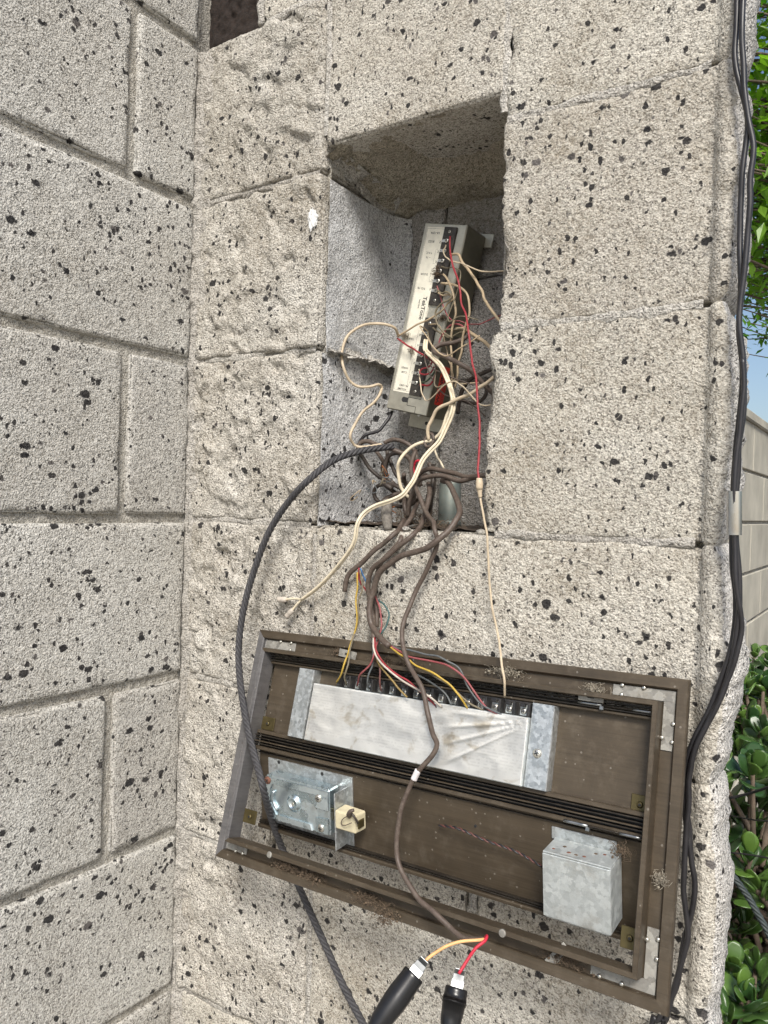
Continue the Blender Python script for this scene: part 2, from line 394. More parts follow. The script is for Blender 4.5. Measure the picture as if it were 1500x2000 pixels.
def leafmat(name, c0, c1, rough, trans):
    mm, nt, b = mat(name); oi = N(nt, 'ShaderNodeObjectInfo').outputs['Random']
    co = coords(nt)
    n = noise(nt, co, 55, 3, 0.5).outputs['Fac']
    c = mixc(nt, oi, c0, c1)
    c = mixc(nt, math_n(nt, 'MULTIPLY', n, 0.5), c, mixc(nt, 1.0, c, (0.55, 0.6, 0.5), 'MULTIPLY'))
    L(nt, c, b.inputs['Base Color']); b.inputs['Roughness'].default_value = rough
    b.inputs['Subsurface Weight'].default_value = 0.0
    if trans:
        tl = N(nt, 'ShaderNodeBsdfTranslucent'); L(nt, mixc(nt, 1.0, c, (1.6, 1.9, 0.6), 'MULTIPLY'), tl.inputs[0])
        mx = N(nt, 'ShaderNodeMixShader'); mx.inputs[0].default_value = trans
        L(nt, b.outputs[0], mx.inputs[1]); L(nt, tl.outputs[0], mx.inputs[2])
        L(nt, mx.outputs[0], nt.nodes['Material Output'].inputs[0])
    return mm
M['jade'] = leafmat('jade_leaf', (0.022, 0.062, 0.018), (0.105, 0.19, 0.035), 0.33, 0.0)
M['tree_leaf'] = leafmat('tree_leaf', (0.085, 0.20, 0.025), (0.20, 0.34, 0.04), 0.38, 0.5)

# ------------------------------------------------------------------ data traced for the cables (metres)
W = {
 'long': [(0.3004,0.06,0.0874),(0.3026,0.0475,0.0722),(0.3129,0.035,0.0546),(0.3291,0.0225,0.035),(0.348,0.01,0.0163),(0.3727,-0.016,0.0041),(0.3746,-0.0153,-0.0085),(0.3673,-0.0147,-0.032),(0.3528,-0.014,-0.0589),(0.3464,-0.0245,-0.0871),(0.3501,-0.035,-0.106),(0.3648,-0.0467,-0.1276),(0.3883,-0.0576,-0.1468),(0.4011,-0.0685,-0.1664),(0.4076,-0.0694,-0.1839),(0.4111,-0.0675,-0.1917),(0.408,-0.0688,-0.2028),(0.394,-0.0719,-0.2205),(0.3879,-0.0746,-0.2363),(0.3823,-0.0794,-0.2599),(0.3815,-0.084,-0.2823),(0.3877,-0.088,-0.3026),(0.4105,-0.0959,-0.3182),(0.434,-0.1016,-0.3264),(0.451,-0.1045,-0.3337),(0.4673,-0.1057,-0.3346),(0.4831,-0.1055,-0.3306)],
 'loop': [(0.336,0.06,0.0536),(0.3522,0.045,0.0503),(0.3677,0.03,0.0396),(0.3811,0.015,0.0273),(0.3896,0.0,0.016),(0.3863,-0.011,0.0026),(0.3755,-0.022,-0.0099),(0.3591,-0.0217,-0.0194),(0.3373,-0.0213,-0.0254),(0.3249,-0.021,-0.0335),(0.3123,-0.0207,-0.0439),(0.3061,-0.0203,-0.0544),(0.303,-0.02,-0.0654),(0.3009,-0.022,-0.0772),(0.3015,-0.024,-0.0897),(0.3071,-0.026,-0.1011),(0.3212,-0.034,-0.1075),(0.3392,-0.042,-0.1151)],
 'dcab': [(0.3184,0.06,0.0506),(0.3291,0.045,0.0372),(0.3335,0.03,0.0193),(0.3391,0.012,0.0037),(0.3375,-0.006,-0.0074),(0.3222,-0.009,-0.0208),(0.3093,-0.012,-0.0327),(0.2965,-0.011,-0.0412),(0.2902,-0.01,-0.0515),(0.2886,-0.009,-0.062),(0.2904,-0.008,-0.0745),(0.2948,-0.011,-0.0858),(0.2994,-0.014,-0.0985),(0.3157,-0.035,-0.1106)],
 'ecab': [(0.3071,0.03,0.0096),(0.3165,-0.004,-0.0047),(0.3027,-0.007,-0.0161),(0.2868,-0.01,-0.031),(0.2762,-0.0105,-0.0415),(0.2653,-0.011,-0.05),(0.2617,-0.0115,-0.0569),(0.2599,-0.012,-0.0703)],
 'fcab': [(0.3107,0.05,0.0268),(0.3149,0.035,0.0183),(0.3193,0.02,0.0089),(0.3202,0.008,-0.0025),(0.3238,-0.004,-0.0118),(0.3149,-0.0055,-0.0224),(0.3053,-0.007,-0.0332),(0.2985,-0.007,-0.0434),(0.2966,-0.007,-0.0642),(0.2987,-0.007,-0.0858),(0.3021,-0.01,-0.1041)],
 'bcab': [(0.4045,0.03,0.0585),(0.3865,0.0367,0.0572),(0.3702,0.0433,0.058),(0.3516,0.05,0.0621),(0.3345,0.0517,0.0656),(0.3231,0.0533,0.0668),(0.311,0.055,0.0629),(0.3043,0.0567,0.0544),(0.3016,0.0583,0.0441),(0.2984,0.06,0.0267)],
 'ccab': [(0.3962,0.035,0.0571),(0.3874,0.0383,0.0562),(0.3658,0.0417,0.0541),(0.3463,0.045,0.058),(0.3278,0.046,0.0574),(0.3136,0.047,0.0517),(0.3067,0.048,0.0409),(0.3013,0.049,0.0237),(0.2991,0.05,0.0122)],
 'gcab': [(0.2295,0.06,0.0873),(0.2189,0.062,0.0925),(0.2203,0.064,0.0975),(0.2263,0.066,0.1),(0.2413,0.068,0.0962),(0.2575,0.07,0.0918),(0.2723,0.075,0.086),(0.28,0.08,0.0791),(0.2858,0.085,0.0657),(0.2903,0.09,0.048)],
 'hcab': [(0.2366,0.09,0.0993),(0.2413,0.0917,0.1018),(0.2512,0.0933,0.103),(0.267,0.095,0.0991),(0.2733,0.0967,0.0931),(0.2793,0.0983,0.0785),(0.284,0.1,0.0574)],
 'icab': [(0.2338,0.11,0.1407),(0.2329,0.1017,0.1291),(0.2277,0.0933,0.1166),(0.2223,0.085,0.1116),(0.2154,0.0767,0.1079),(0.2156,0.0683,0.101),(0.2242,0.06,0.091)],
 'jcab': [(0.2096,0.075,0.0912),(0.2098,0.0792,0.0859),(0.2172,0.0833,0.0737),(0.2292,0.0875,0.0609),(0.2431,0.0917,0.0519),(0.2545,0.0958,0.0478),(0.2688,0.1,0.0408)],
 'kcab': [(0.2642,0.09,0.0447),(0.2507,0.0914,0.0489),(0.2327,0.0929,0.0487),(0.2207,0.0943,0.0418),(0.2207,0.0957,0.0349),(0.2268,0.0971,0.0288),(0.2409,0.0986,0.026),(0.2586,0.1,0.0234)],
 'lcab': [(0.2172,0.1,0.0917),(0.2216,0.104,0.0857),(0.2244,0.108,0.0796),(0.2197,0.112,0.0716),(0.222,0.116,0.061),(0.2334,0.12,0.0517)],
 'mcab': [(0.2279,0.11,0.0923),(0.2274,0.1125,0.083),(0.2244,0.115,0.0769),(0.2216,0.1175,0.0649),(0.2257,0.12,0.0548)],
 'ncab': [(0.2222,0.12,0.0868),(0.2279,0.12,0.0772),(0.2337,0.12,0.065),(0.2423,0.12,0.0562),(0.2559,0.12,0.0519)],
 'pcab': [(0.2886,0.11,0.0762),(0.2952,0.108,0.0639),(0.2976,0.106,0.0487),(0.2965,0.104,0.0335),(0.2954,0.102,0.0183),(0.2951,0.1,0.0002)],
 'upper': [(0.345,0.09,0.2183),(0.3413,0.0862,0.2139),(0.3277,0.0825,0.2104),(0.3146,0.0787,0.2074),(0.3109,0.075,0.203),(0.3168,0.0733,0.1975),(0.3364,0.0717,0.1893),(0.3524,0.07,0.1804),(0.3614,0.08,0.1706),(0.3745,0.09,0.1566),(0.3806,0.1,0.1474)],
 'upper2': [(0.3303,0.09,0.2273),(0.3412,0.088,0.2258),(0.3508,0.086,0.2215),(0.3623,0.084,0.2137),(0.3737,0.082,0.2055),(0.3861,0.08,0.1945)],
 'darkloop': [(0.3089,0.14,0.1379),(0.3111,0.1367,0.1454),(0.3154,0.1333,0.154),(0.3216,0.13,0.1678),(0.3312,0.1267,0.1752),(0.3442,0.1233,0.1792),(0.3633,0.12,0.185)],
 'darkloop2': [(0.306,0.145,0.1436),(0.3095,0.1429,0.1556),(0.3149,0.1407,0.1544),(0.3273,0.1386,0.1498),(0.3385,0.1364,0.1502),(0.3475,0.1343,0.1561),(0.3509,0.1321,0.164),(0.3444,0.13,0.173)],
 'pair': [(0.2913,0.09,0.2188),(0.295,0.0833,0.2059),(0.3082,0.0767,0.1954),(0.3238,0.07,0.1826),(0.3333,0.068,0.1679),(0.3408,0.066,0.1523),(0.345,0.064,0.1383),(0.3439,0.062,0.1263),(0.3391,0.06,0.1128),(0.3349,0.0525,0.0964),(0.3293,0.045,0.0864),(0.3238,0.0375,0.0754),(0.3217,0.03,0.0616),(0.3227,0.0215,0.0524),(0.3224,0.013,0.0449),(0.3198,0.0045,0.0359),(0.3114,-0.004,0.0296),(0.2953,-0.0107,0.0232),(0.2857,-0.0173,0.0147),(0.2829,-0.024,0.0033),(0.2795,-0.023,-0.0131),(0.2705,-0.022,-0.0272),(0.2482,-0.0187,-0.0497),(0.2249,-0.0153,-0.0686),(0.2007,-0.012,-0.0841)],
 'knotwire': [(0.3341,0.068,0.165),(0.3395,0.0674,0.1509),(0.3396,0.0668,0.1384),(0.3353,0.0662,0.1232),(0.329,0.0656,0.1074),(0.3203,0.065,0.1007),(0.3173,0.0613,0.0987),(0.303,0.0575,0.0947),(0.2927,0.0537,0.0871),(0.2872,0.05,0.0771),(0.2826,0.0525,0.0651),(0.2843,0.055,0.0495),(0.29,0.0575,0.0381),(0.2941,0.06,0.0341)],
 'rightcream': [(0.4014,0.06,0.168),(0.3944,0.06,0.1636),(0.3797,0.06,0.1542),(0.3706,0.06,0.1487),(0.3534,0.06,0.143),(0.3338,0.06,0.1361),(0.3223,0.06,0.1281),(0.3174,0.06,0.1175),(0.3158,0.06,0.1055),(0.3174,0.06,0.0986)],
 'thincream': [(0.317,0.07,0.0949),(0.3199,0.07,0.0873),(0.3262,0.07,0.0763),(0.3318,0.07,0.0677)],
 'tanloop': [(0.2526,0.09,0.2267),(0.2567,0.08,0.231),(0.2567,0.07,0.2343),(0.2446,0.06,0.2359),(0.2284,0.054,0.2351),(0.2166,0.048,0.2291),(0.211,0.042,0.2183),(0.2109,0.036,0.2004),(0.2175,0.03,0.184),(0.2187,0.038,0.1703),(0.2257,0.046,0.1628),(0.2368,0.054,0.1632),(0.2443,0.062,0.1663),(0.2441,0.07,0.1633),(0.2455,0.064,0.1546),(0.2385,0.058,0.1422),(0.2292,0.052,0.1311),(0.2244,0.046,0.1174),(0.2233,0.04,0.1049),(0.2222,0.045,0.0971),(0.2261,0.05,0.0926),(0.2387,0.055,0.0928),(0.2533,0.06,0.0953)],
 'red': [(0.3204,0.088,0.3336),(0.3248,0.081,0.3168),(0.3327,0.074,0.2958),(0.3437,0.067,0.2747),(0.3528,0.06,0.2505),(0.3631,0.0525,0.2294),(0.3708,0.045,0.2106),(0.3784,0.0375,0.1901),(0.3866,0.03,0.1695),(0.3922,0.0225,0.1543),(0.3992,0.015,0.1305),(0.4061,0.0075,0.1068),(0.4116,0.0,0.0888),(0.4131,-0.004,0.0724),(0.4144,-0.008,0.0606),(0.418,-0.012,0.0476)],
 'tanlong': [(0.4195,-0.012,0.0347),(0.4229,-0.012,0.017),(0.4278,-0.012,0.0005),(0.4296,-0.012,-0.0196),(0.4311,-0.0127,-0.0367),(0.4344,-0.0133,-0.0618),(0.4422,-0.014,-0.0922),(0.4576,-0.0338,-0.1143),(0.464,-0.0407,-0.131),(0.4623,-0.0348,-0.1472)],
 'tanA': [(0.3206,0.09,0.3137),(0.3327,0.085,0.3098),(0.3416,0.08,0.3001),(0.3558,0.075,0.2819),(0.3673,0.068,0.269),(0.3782,0.061,0.2515),(0.3912,0.054,0.2368),(0.4076,0.047,0.2174),(0.4176,0.04,0.207)],
 'tanB': [(0.3108,0.092,0.2928),(0.3174,0.089,0.2864),(0.3234,0.086,0.2784),(0.3309,0.083,0.2616),(0.3338,0.08,0.2456),(0.3312,0.081,0.2288),(0.3298,0.082,0.2142),(0.3302,0.083,0.1877),(0.3317,0.084,0.1675),(0.3291,0.085,0.1499)],
 'tanC': [(0.3096,0.09,0.2824),(0.3178,0.0875,0.2801),(0.3293,0.085,0.2762),(0.3427,0.0825,0.268),(0.3522,0.08,0.2554),(0.3522,0.081,0.2397),(0.3464,0.082,0.2246),(0.3439,0.083,0.2084),(0.3395,0.084,0.1872),(0.3347,0.085,0.1594)],
 'curlE': [(0.3025,0.092,0.2762),(0.3108,0.0887,0.2708),(0.3194,0.0853,0.2694),(0.3281,0.082,0.2634),(0.3244,0.0817,0.2598),(0.318,0.0814,0.2576),(0.3117,0.0811,0.2525),(0.3073,0.0809,0.2459),(0.3099,0.0806,0.235),(0.3192,0.0803,0.2241),(0.3322,0.08,0.2147)],
 'curlF': [(0.3059,0.09,0.2717),(0.314,0.088,0.2673),(0.3218,0.086,0.267),(0.3298,0.084,0.2602),(0.3213,0.0852,0.2569),(0.3121,0.0864,0.2495),(0.2967,0.0876,0.2421),(0.2753,0.0888,0.2363),(0.2533,0.09,0.2273)],
 'redA': [(0.2512,0.09,0.2244),(0.268,0.088,0.214),(0.2844,0.086,0.2049),(0.299,0.084,0.1974),(0.3088,0.082,0.1869),(0.3079,0.0853,0.1746),(0.2981,0.0887,0.1657),(0.2835,0.092,0.1671)],
 'redB': [(0.3029,0.088,0.196),(0.2993,0.0877,0.1874),(0.2892,0.0873,0.1839),(0.2854,0.087,0.1806),(0.2933,0.0867,0.1776),(0.3017,0.0863,0.1793),(0.3058,0.086,0.186)],
 'greenA': [(0.282,0.092,0.1702),(0.2929,0.0913,0.1706),(0.3013,0.0907,0.1776),(0.3062,0.09,0.1843)],
 'pinkA': [(0.3111,0.085,0.2066),(0.3128,0.086,0.2166),(0.3186,0.087,0.2267),(0.3292,0.088,0.2322),(0.3393,0.089,0.2296),(0.3448,0.09,0.2229)],
 'oliveA': [(0.3129,0.088,0.2216),(0.3178,0.0874,0.2263),(0.3301,0.0868,0.2267),(0.3442,0.0862,0.2239),(0.3524,0.0856,0.219),(0.3626,0.085,0.2088)],
 'oliveB': [(0.2998,0.09,0.2322),(0.3074,0.089,0.2265),(0.3169,0.088,0.2206),(0.3256,0.087,0.2173),(0.3359,0.086,0.2219),(0.3462,0.085,0.2218)],
 'redloop': [(0.3014,0.06,0.0586),(0.2984,0.06,0.0655),(0.2989,0.06,0.0724),(0.3035,0.06,0.0753),(0.3102,0.06,0.0752)],
 'y1': [(0.2761,-0.012,-0.048),(0.2775,-0.014,-0.0648),(0.2782,-0.016,-0.0799),(0.2815,-0.018,-0.0946),(0.2814,-0.02,-0.1074),(0.2799,-0.0254,-0.1221),(0.2873,-0.0437,-0.1351),(0.2836,-0.0459,-0.1506),(0.2725,-0.0386,-0.162)],
 'o1': [(0.2794,-0.012,-0.0456),(0.2849,-0.014,-0.0647),(0.2821,-0.016,-0.0779),(0.2842,-0.018,-0.0959),(0.2816,-0.02,-0.1112),(0.2856,-0.0347,-0.1255),(0.2912,-0.0459,-0.1427),(0.2874,-0.0447,-0.1534),(0.2861,-0.0389,-0.1625)],
 'r1': [(0.278,-0.012,-0.043),(0.2772,-0.0093,-0.0558),(0.2831,-0.0067,-0.0654),(0.2875,-0.004,-0.0734)],
 'b1': [(0.28,-0.012,-0.0434),(0.281,-0.0093,-0.05),(0.2841,-0.0067,-0.0582),(0.2873,-0.004,-0.0663)],
 'r2': [(0.2976,-0.008,-0.0722),(0.3038,-0.012,-0.0778),(0.3108,-0.016,-0.088),(0.3145,-0.02,-0.0999),(0.3184,-0.0316,-0.1128),(0.3238,-0.0451,-0.1238),(0.3199,-0.0461,-0.135),(0.309,-0.0471,-0.1462),(0.2995,-0.0385,-0.1605)],
 't1': [(0.2976,-0.008,-0.0738),(0.305,-0.01,-0.0768),(0.3123,-0.012,-0.0797),(0.3197,-0.014,-0.0889),(0.319,-0.019,-0.1006),(0.3157,-0.024,-0.1088)],
 'w1': [(0.3143,-0.034,-0.1099),(0.3221,-0.0439,-0.1195),(0.3287,-0.0467,-0.129),(0.3436,-0.0492,-0.1372),(0.3594,-0.0493,-0.1444),(0.3714,-0.0486,-0.1486),(0.3919,-0.0489,-0.1561),(0.4025,-0.0415,-0.1664)],
 'r3': [(0.3156,-0.034,-0.1097),(0.3244,-0.0426,-0.122),(0.3368,-0.0457,-0.1327),(0.3531,-0.048,-0.14),(0.3672,-0.0467,-0.1456),(0.388,-0.047,-0.1571),(0.3945,-0.0413,-0.1659)],
 'y3': [(0.3149,-0.033,-0.111),(0.3228,-0.041,-0.124),(0.3289,-0.0439,-0.134),(0.3385,-0.046,-0.141),(0.3496,-0.0467,-0.1503),(0.3655,-0.0477,-0.1606)],
 'm1': [(0.3136,-0.032,-0.1113),(0.3239,-0.0407,-0.1265),(0.3299,-0.0434,-0.1376),(0.333,-0.0472,-0.1528),(0.3331,-0.0442,-0.1605)],
 'g1': [(0.313,-0.032,-0.1113),(0.3191,-0.0401,-0.1246),(0.32,-0.0427,-0.1355),(0.3174,-0.0456,-0.1478),(0.3154,-0.043,-0.1573),(0.3153,-0.0391,-0.1617)],
 'y2': [(0.3372,-0.0389,-0.1157),(0.3575,-0.0428,-0.1237),(0.3737,-0.0459,-0.129),(0.3942,-0.0485,-0.1325),(0.4054,-0.0474,-0.1378),(0.4124,-0.0459,-0.1422),(0.423,-0.0459,-0.1516),(0.4283,-0.0409,-0.1631)],
 'o2': [(0.3373,-0.0372,-0.117),(0.3583,-0.0411,-0.1263),(0.3834,-0.0445,-0.1337),(0.4013,-0.047,-0.138),(0.414,-0.0447,-0.1451),(0.4298,-0.0434,-0.1557),(0.4444,-0.0406,-0.1613)],
 'r4': [(0.3383,-0.0387,-0.1151),(0.3502,-0.041,-0.1189),(0.3647,-0.0431,-0.1222),(0.3927,-0.0446,-0.1226),(0.4133,-0.0467,-0.1252),(0.4242,-0.0445,-0.1316),(0.4348,-0.0437,-0.1429),(0.4484,-0.0437,-0.1572),(0.4602,-0.0411,-0.1622)],
 'b4': [(0.3369,-0.0366,-0.1151),(0.3475,-0.0388,-0.117),(0.3652,-0.0405,-0.1165),(0.3845,-0.0426,-0.1176),(0.4022,-0.0449,-0.1193),(0.4181,-0.0426,-0.1251),(0.4291,-0.0429,-0.1407),(0.4428,-0.043,-0.155),(0.4653,-0.0412,-0.1622)],
 's1': [(0.3652,-0.0391,-0.1227),(0.3668,-0.0394,-0.1309),(0.3667,-0.0404,-0.1418)],
 's2': [(0.3714,-0.0397,-0.1392),(0.3888,-0.0395,-0.1451),(0.4032,-0.0397,-0.1526),(0.4107,-0.0405,-0.1624)],
 's3': [(0.3587,-0.0424,-0.1492),(0.3762,-0.0419,-0.154),(0.391,-0.0423,-0.1624),(0.3966,-0.0419,-0.1679)],
 'orange': [(0.4843,-0.1052,-0.3295),(0.4811,-0.1118,-0.3285),(0.4686,-0.1192,-0.3306),(0.4596,-0.1269,-0.334),(0.4529,-0.1317,-0.3391),(0.4489,-0.1361,-0.3426),(0.4459,-0.1407,-0.3466)],
 'redlead': [(0.4829,-0.1052,-0.3295),(0.487,-0.109,-0.3244),(0.4879,-0.1146,-0.3257),(0.4834,-0.1208,-0.3298),(0.4796,-0.1264,-0.3372),(0.4777,-0.1312,-0.3422),(0.4762,-0.1358,-0.3463)],
 'rope': [(0.2632,0.07,0.0935),(0.2531,0.05,0.0898),(0.2423,0.03,0.0849),(0.2272,0.0025,0.0727),(0.2139,-0.025,0.0485),(0.1866,-0.0267,0.0225),(0.1626,-0.0283,-0.0101),(0.1445,-0.03,-0.052),(0.1349,-0.035,-0.0936),(0.1325,-0.04,-0.1345),(0.1387,-0.045,-0.168),(0.1552,-0.055,-0.1982),(0.1771,-0.0677,-0.2255),(0.1975,-0.0781,-0.2465),(0.2192,-0.0887,-0.2684),(0.2098,-0.066,-0.3059),(0.2024,-0.045,-0.3379),(0.2013,-0.03,-0.3649),(0.2199,-0.026,-0.3974),(0.238,-0.022,-0.4288),(0.2619,-0.024,-0.4571),(0.2871,-0.026,-0.4869),(0.3139,-0.028,-0.5129),(0.3404,-0.03,-0.5401),(0.385,-0.032,-0.66),(0.41,-0.035,-0.85),(0.42,-0.04,-1.1),(0.425,-0.05,-1.39)],
 'twist': [(0.4068,-0.0502,-0.2736),(0.4211,-0.0545,-0.27),(0.4323,-0.0556,-0.2691),(0.4552,-0.0544,-0.2727),(0.4826,-0.0544,-0.2744),(0.4975,-0.0554,-0.2767),(0.512,-0.0583,-0.279)],
 'k1': [(0.6361,-0.012,0.4641),(0.6358,-0.0124,0.4394),(0.6354,-0.0127,0.4065),(0.6376,-0.0131,0.3852),(0.6428,-0.0134,0.3651),(0.6475,-0.0138,0.3373),(0.6465,-0.0141,0.3212),(0.645,-0.0145,0.3011),(0.6437,-0.0148,0.2727),(0.644,-0.0152,0.2399),(0.6462,-0.0155,0.2069),(0.6457,-0.0159,0.1866),(0.6463,-0.0162,0.1701),(0.6493,-0.0166,0.1495),(0.6501,-0.0169,0.125),(0.6484,-0.0173,0.0967),(0.6466,-0.0176,0.0723),(0.6456,-0.018,0.0438),(0.6468,-0.0184,0.0092),(0.6484,-0.0188,-0.0172),(0.6511,-0.0192,-0.0413),(0.6505,-0.0196,-0.0677),(0.6434,-0.02,-0.1032),(0.6317,-0.021,-0.1399),(0.6226,-0.022,-0.1663),(0.6179,-0.019,-0.191),(0.6171,-0.016,-0.2131),(0.6232,-0.0153,-0.2581),(0.6261,-0.0147,-0.2785),(0.6251,-0.014,-0.3001),(0.6191,-0.0135,-0.3319),(0.614,-0.013,-0.3637),(0.6005,-0.0125,-0.3992),(0.5947,-0.012,-0.4191),(0.59,-0.012,-0.6),(0.59,-0.012,-1.0),(0.6,-0.02,-1.39)],
 'k2': [(0.6411,-0.014,0.4611),(0.6408,-0.0145,0.4365),(0.6411,-0.0151,0.4035),(0.644,-0.0156,0.374),(0.6472,-0.0161,0.3445),(0.6516,-0.0167,0.3149),(0.6514,-0.0172,0.2865),(0.6503,-0.0177,0.2543),(0.6489,-0.0183,0.218),(0.6471,-0.0188,0.1938),(0.6478,-0.0193,0.1734),(0.6509,-0.0199,0.1488),(0.6525,-0.0204,0.1244),(0.6512,-0.0209,0.0962),(0.6498,-0.0215,0.072),(0.6486,-0.022,0.0437),(0.6497,-0.0224,0.0094),(0.6521,-0.0228,-0.0167),(0.6547,-0.0232,-0.0406),(0.6545,-0.0236,-0.0668),(0.6478,-0.024,-0.1019),(0.6355,-0.025,-0.1383),(0.6257,-0.026,-0.1659),(0.6208,-0.023,-0.1913),(0.6197,-0.02,-0.2154),(0.6187,-0.019,-0.2664),(0.6183,-0.018,-0.2858),(0.6216,-0.017,-0.3084),(0.6223,-0.016,-0.3254),(0.6161,-0.0147,-0.3557),(0.6069,-0.0133,-0.3962),(0.603,-0.012,-0.4157),(0.6,-0.012,-0.6),(0.605,-0.012,-1.0),(0.61,-0.02,-1.39)],
 'k3': [(0.6505,-0.024,0.1481),(0.652,-0.0245,0.1239),(0.6508,-0.025,0.0958),(0.649,-0.0255,0.0717),(0.6481,-0.026,0.0435),(0.6492,-0.026,0.0094),(0.6511,-0.026,-0.0166),(0.6529,-0.026,-0.0386),(0.6555,-0.026,-0.0523),(0.6564,-0.026,-0.0683),(0.651,-0.026,-0.0971),(0.6378,-0.026,-0.1336),(0.626,-0.024,-0.163),(0.6209,-0.022,-0.1895),(0.6204,-0.017,-0.2204),(0.6233,-0.012,-0.2592)],
 'rope2': [(0.5864,0.3425,-0.4057),(0.6017,0.3287,-0.4098),(0.6182,0.3276,-0.4278),(0.6304,0.3235,-0.4437),(0.6423,0.3194,-0.4602),(0.6584,0.3298,-0.5003)],
 'th1': [(0.5803,0.3993,-0.3419),(0.5983,0.3994,-0.3331),(0.6174,0.3883,-0.3202),(0.6306,0.3732,-0.3083),(0.6547,0.3534,-0.2891)],
 'th2': [(0.5632,0.5077,-0.4019),(0.6011,0.4731,-0.3871),(0.6252,0.4292,-0.3695),(0.6473,0.4441,-0.374)],
 'th3': [(0.5788,0.4216,-0.4203),(0.61,0.4185,-0.4139),(0.6401,0.4147,-0.4106)],
 'clipA': [(0.4428,-0.1487,-0.3522),(0.4274,-0.1799,-0.3853),(0.4166,-0.1934,-0.4055)],
 'clipB': [(0.4715,-0.1295,-0.3623),(0.4744,-0.1459,-0.3865),(0.4748,-0.1542,-0.409)],
 'clipAj': [(0.4457,-0.1371,-0.3467)],
 'clipBj': [(0.4688,-0.1216,-0.3551)],
}


# ================================================================== GROUND, BACKGROUND
GZ = -1.4
def sheet(name, x0, x1, y0, y1, z, mt):
    return build(name, [(x0, y0, z), (x1, y0, z), (x1, y1, z), (x0, y1, z)], [(0, 1, 2, 3)], mt, kind='structure')
sheet('ground', -150, 150, -150, 150, GZ, M['ground'])
sheet('planting_bed', 0.27, 6.0, 0.24, 9.0, GZ+0.01, M['soil'])

# garden wall that runs away behind the pillar
gw = link('garden_wall', None, label='plain grey block garden wall running away behind the pillar', cat='wall', loc=(0.17, 0.3, GZ))
gx = MB(); gx.cbox(-0.075, 0.075, 0, 9.0, 0.0, 1.79, 0.004); gx.build('wall_core', M['mortar'], gw)
gb = MB().cbox(0, 0.012, 0.006, 0.594, 0.006, 0.194, 0.004)
gme = None
for iz in range(9):
    for iy in range(15):
        y = iy*0.6-(0.3 if iz % 2 else 0)
        if y < -0.01 or y > 8.5: continue
        if gme is None:
            o = gb.build('block', M['wall_far'], gw); gme = o.data
        else:
            o = link('block', gme, gw)
        o.location = (0.0745, y, iz*0.2)
cp = MB(); cp.cbox(-0.10, 0.10, 0, 9.0, 1.79, 1.83, 0.006); cp.build('coping', M['wall_far'], gw)

# ================================================================== BLOCK WALLS
def axis_pts(a, b, step, r_, fine=True):
    L_ = b-a; e = [0, r_*0.25, r_*0.6, r_] if fine else [0, r_]
    n = max(1, int(round((L_-2*r_)/step)))
    mid_ = np.linspace(a+r_, b-r_, n+1)[1:-1]
    return np.concatenate([[a+x for x in e], mid_, [b-x for x in e[::-1]]])
def block_mesh(x0, x1, y0, y1, z0, z1, steps, rr, dispf, skip=()):
    """rounded block with a displaced skin; coordinates relative to its centre. dispf(P world, nrm)->offset along the normal"""
    c = np.array([(x0+x1)/2, (y0+y1)/2, (z0+z1)/2]); h = np.array([(x1-x0)/2, (y1-y0)/2, (z1-z0)/2])
    ax = [axis_pts(-h[i], h[i], steps[i], rr) for i in range(3)]
    V = []; F = []; off = 0
    for a in range(3):
        o = [(a+1) % 3, (a+2) % 3]
        A, B = ax[o[0]], ax[o[1]]
        for s in (-1, 1):
            if (a, s) in skip: continue
            g = np.zeros((len(A), len(B), 3)); g[..., a] = s*h[a]; g[..., o[0]] = A[:, None]; g[..., o[1]] = B[None, :]
            V.append(g.reshape(-1, 3))
            i = np.arange(len(A)-1)[:, None]*len(B); k = np.arange(len(B)-1)[None, :]
            q = np.stack([i+k, i+len(B)+k, i+len(B)+k+1, i+k+1], -1).reshape(-1, 4)+off
            F.append(q if s > 0 else q[:, ::-1]); off += len(A)*len(B)
    V = np.vstack(V); F = np.vstack(F)
    q = np.clip(V, -(h-rr), h-rr); dd = V-q
    n = dd/(np.linalg.norm(dd, axis=1)[:, None]+1e-12)
    V = q+n*rr
    V = V+n*dispf(V+c, n)[:, None]
    return c, V, F
def make_block(name, parent, x0, x1, y0, y1, z0, z1, mt, disp, step=0.006, rr=0.004, depth_axis=1, skip=(), label=None):
    steps = [step]*3; steps[depth_axis] = max(step, 0.03)
    c, V, F = block_mesh(x0, x1, y0, y1, z0, z1, steps, rr, disp, skip)
    o = build(name, V, F, mt, parent, True, loc=tuple(c))
    if label: o['label'] = label
    return o
def d_flat(seed, amp=0.0010, chip=0.004):
    def f(P, n):
        e = fbm(P, 18, 4, 0.55, seed)*amp+fbm(P, 140, 3, 0.6, seed+3)*amp*0.55
        edge = 1-np.max(np.abs(n), axis=1)                    # non zero on rounded edges only
        ch = np.clip(fbm(P, 38, 3, 0.6, seed+9)-0.02, 0, 1)
        return e-chip*ch*np.clip(edge*4, 0, 1)-0.0006*np.clip(edge*3, 0, 1)
    return f
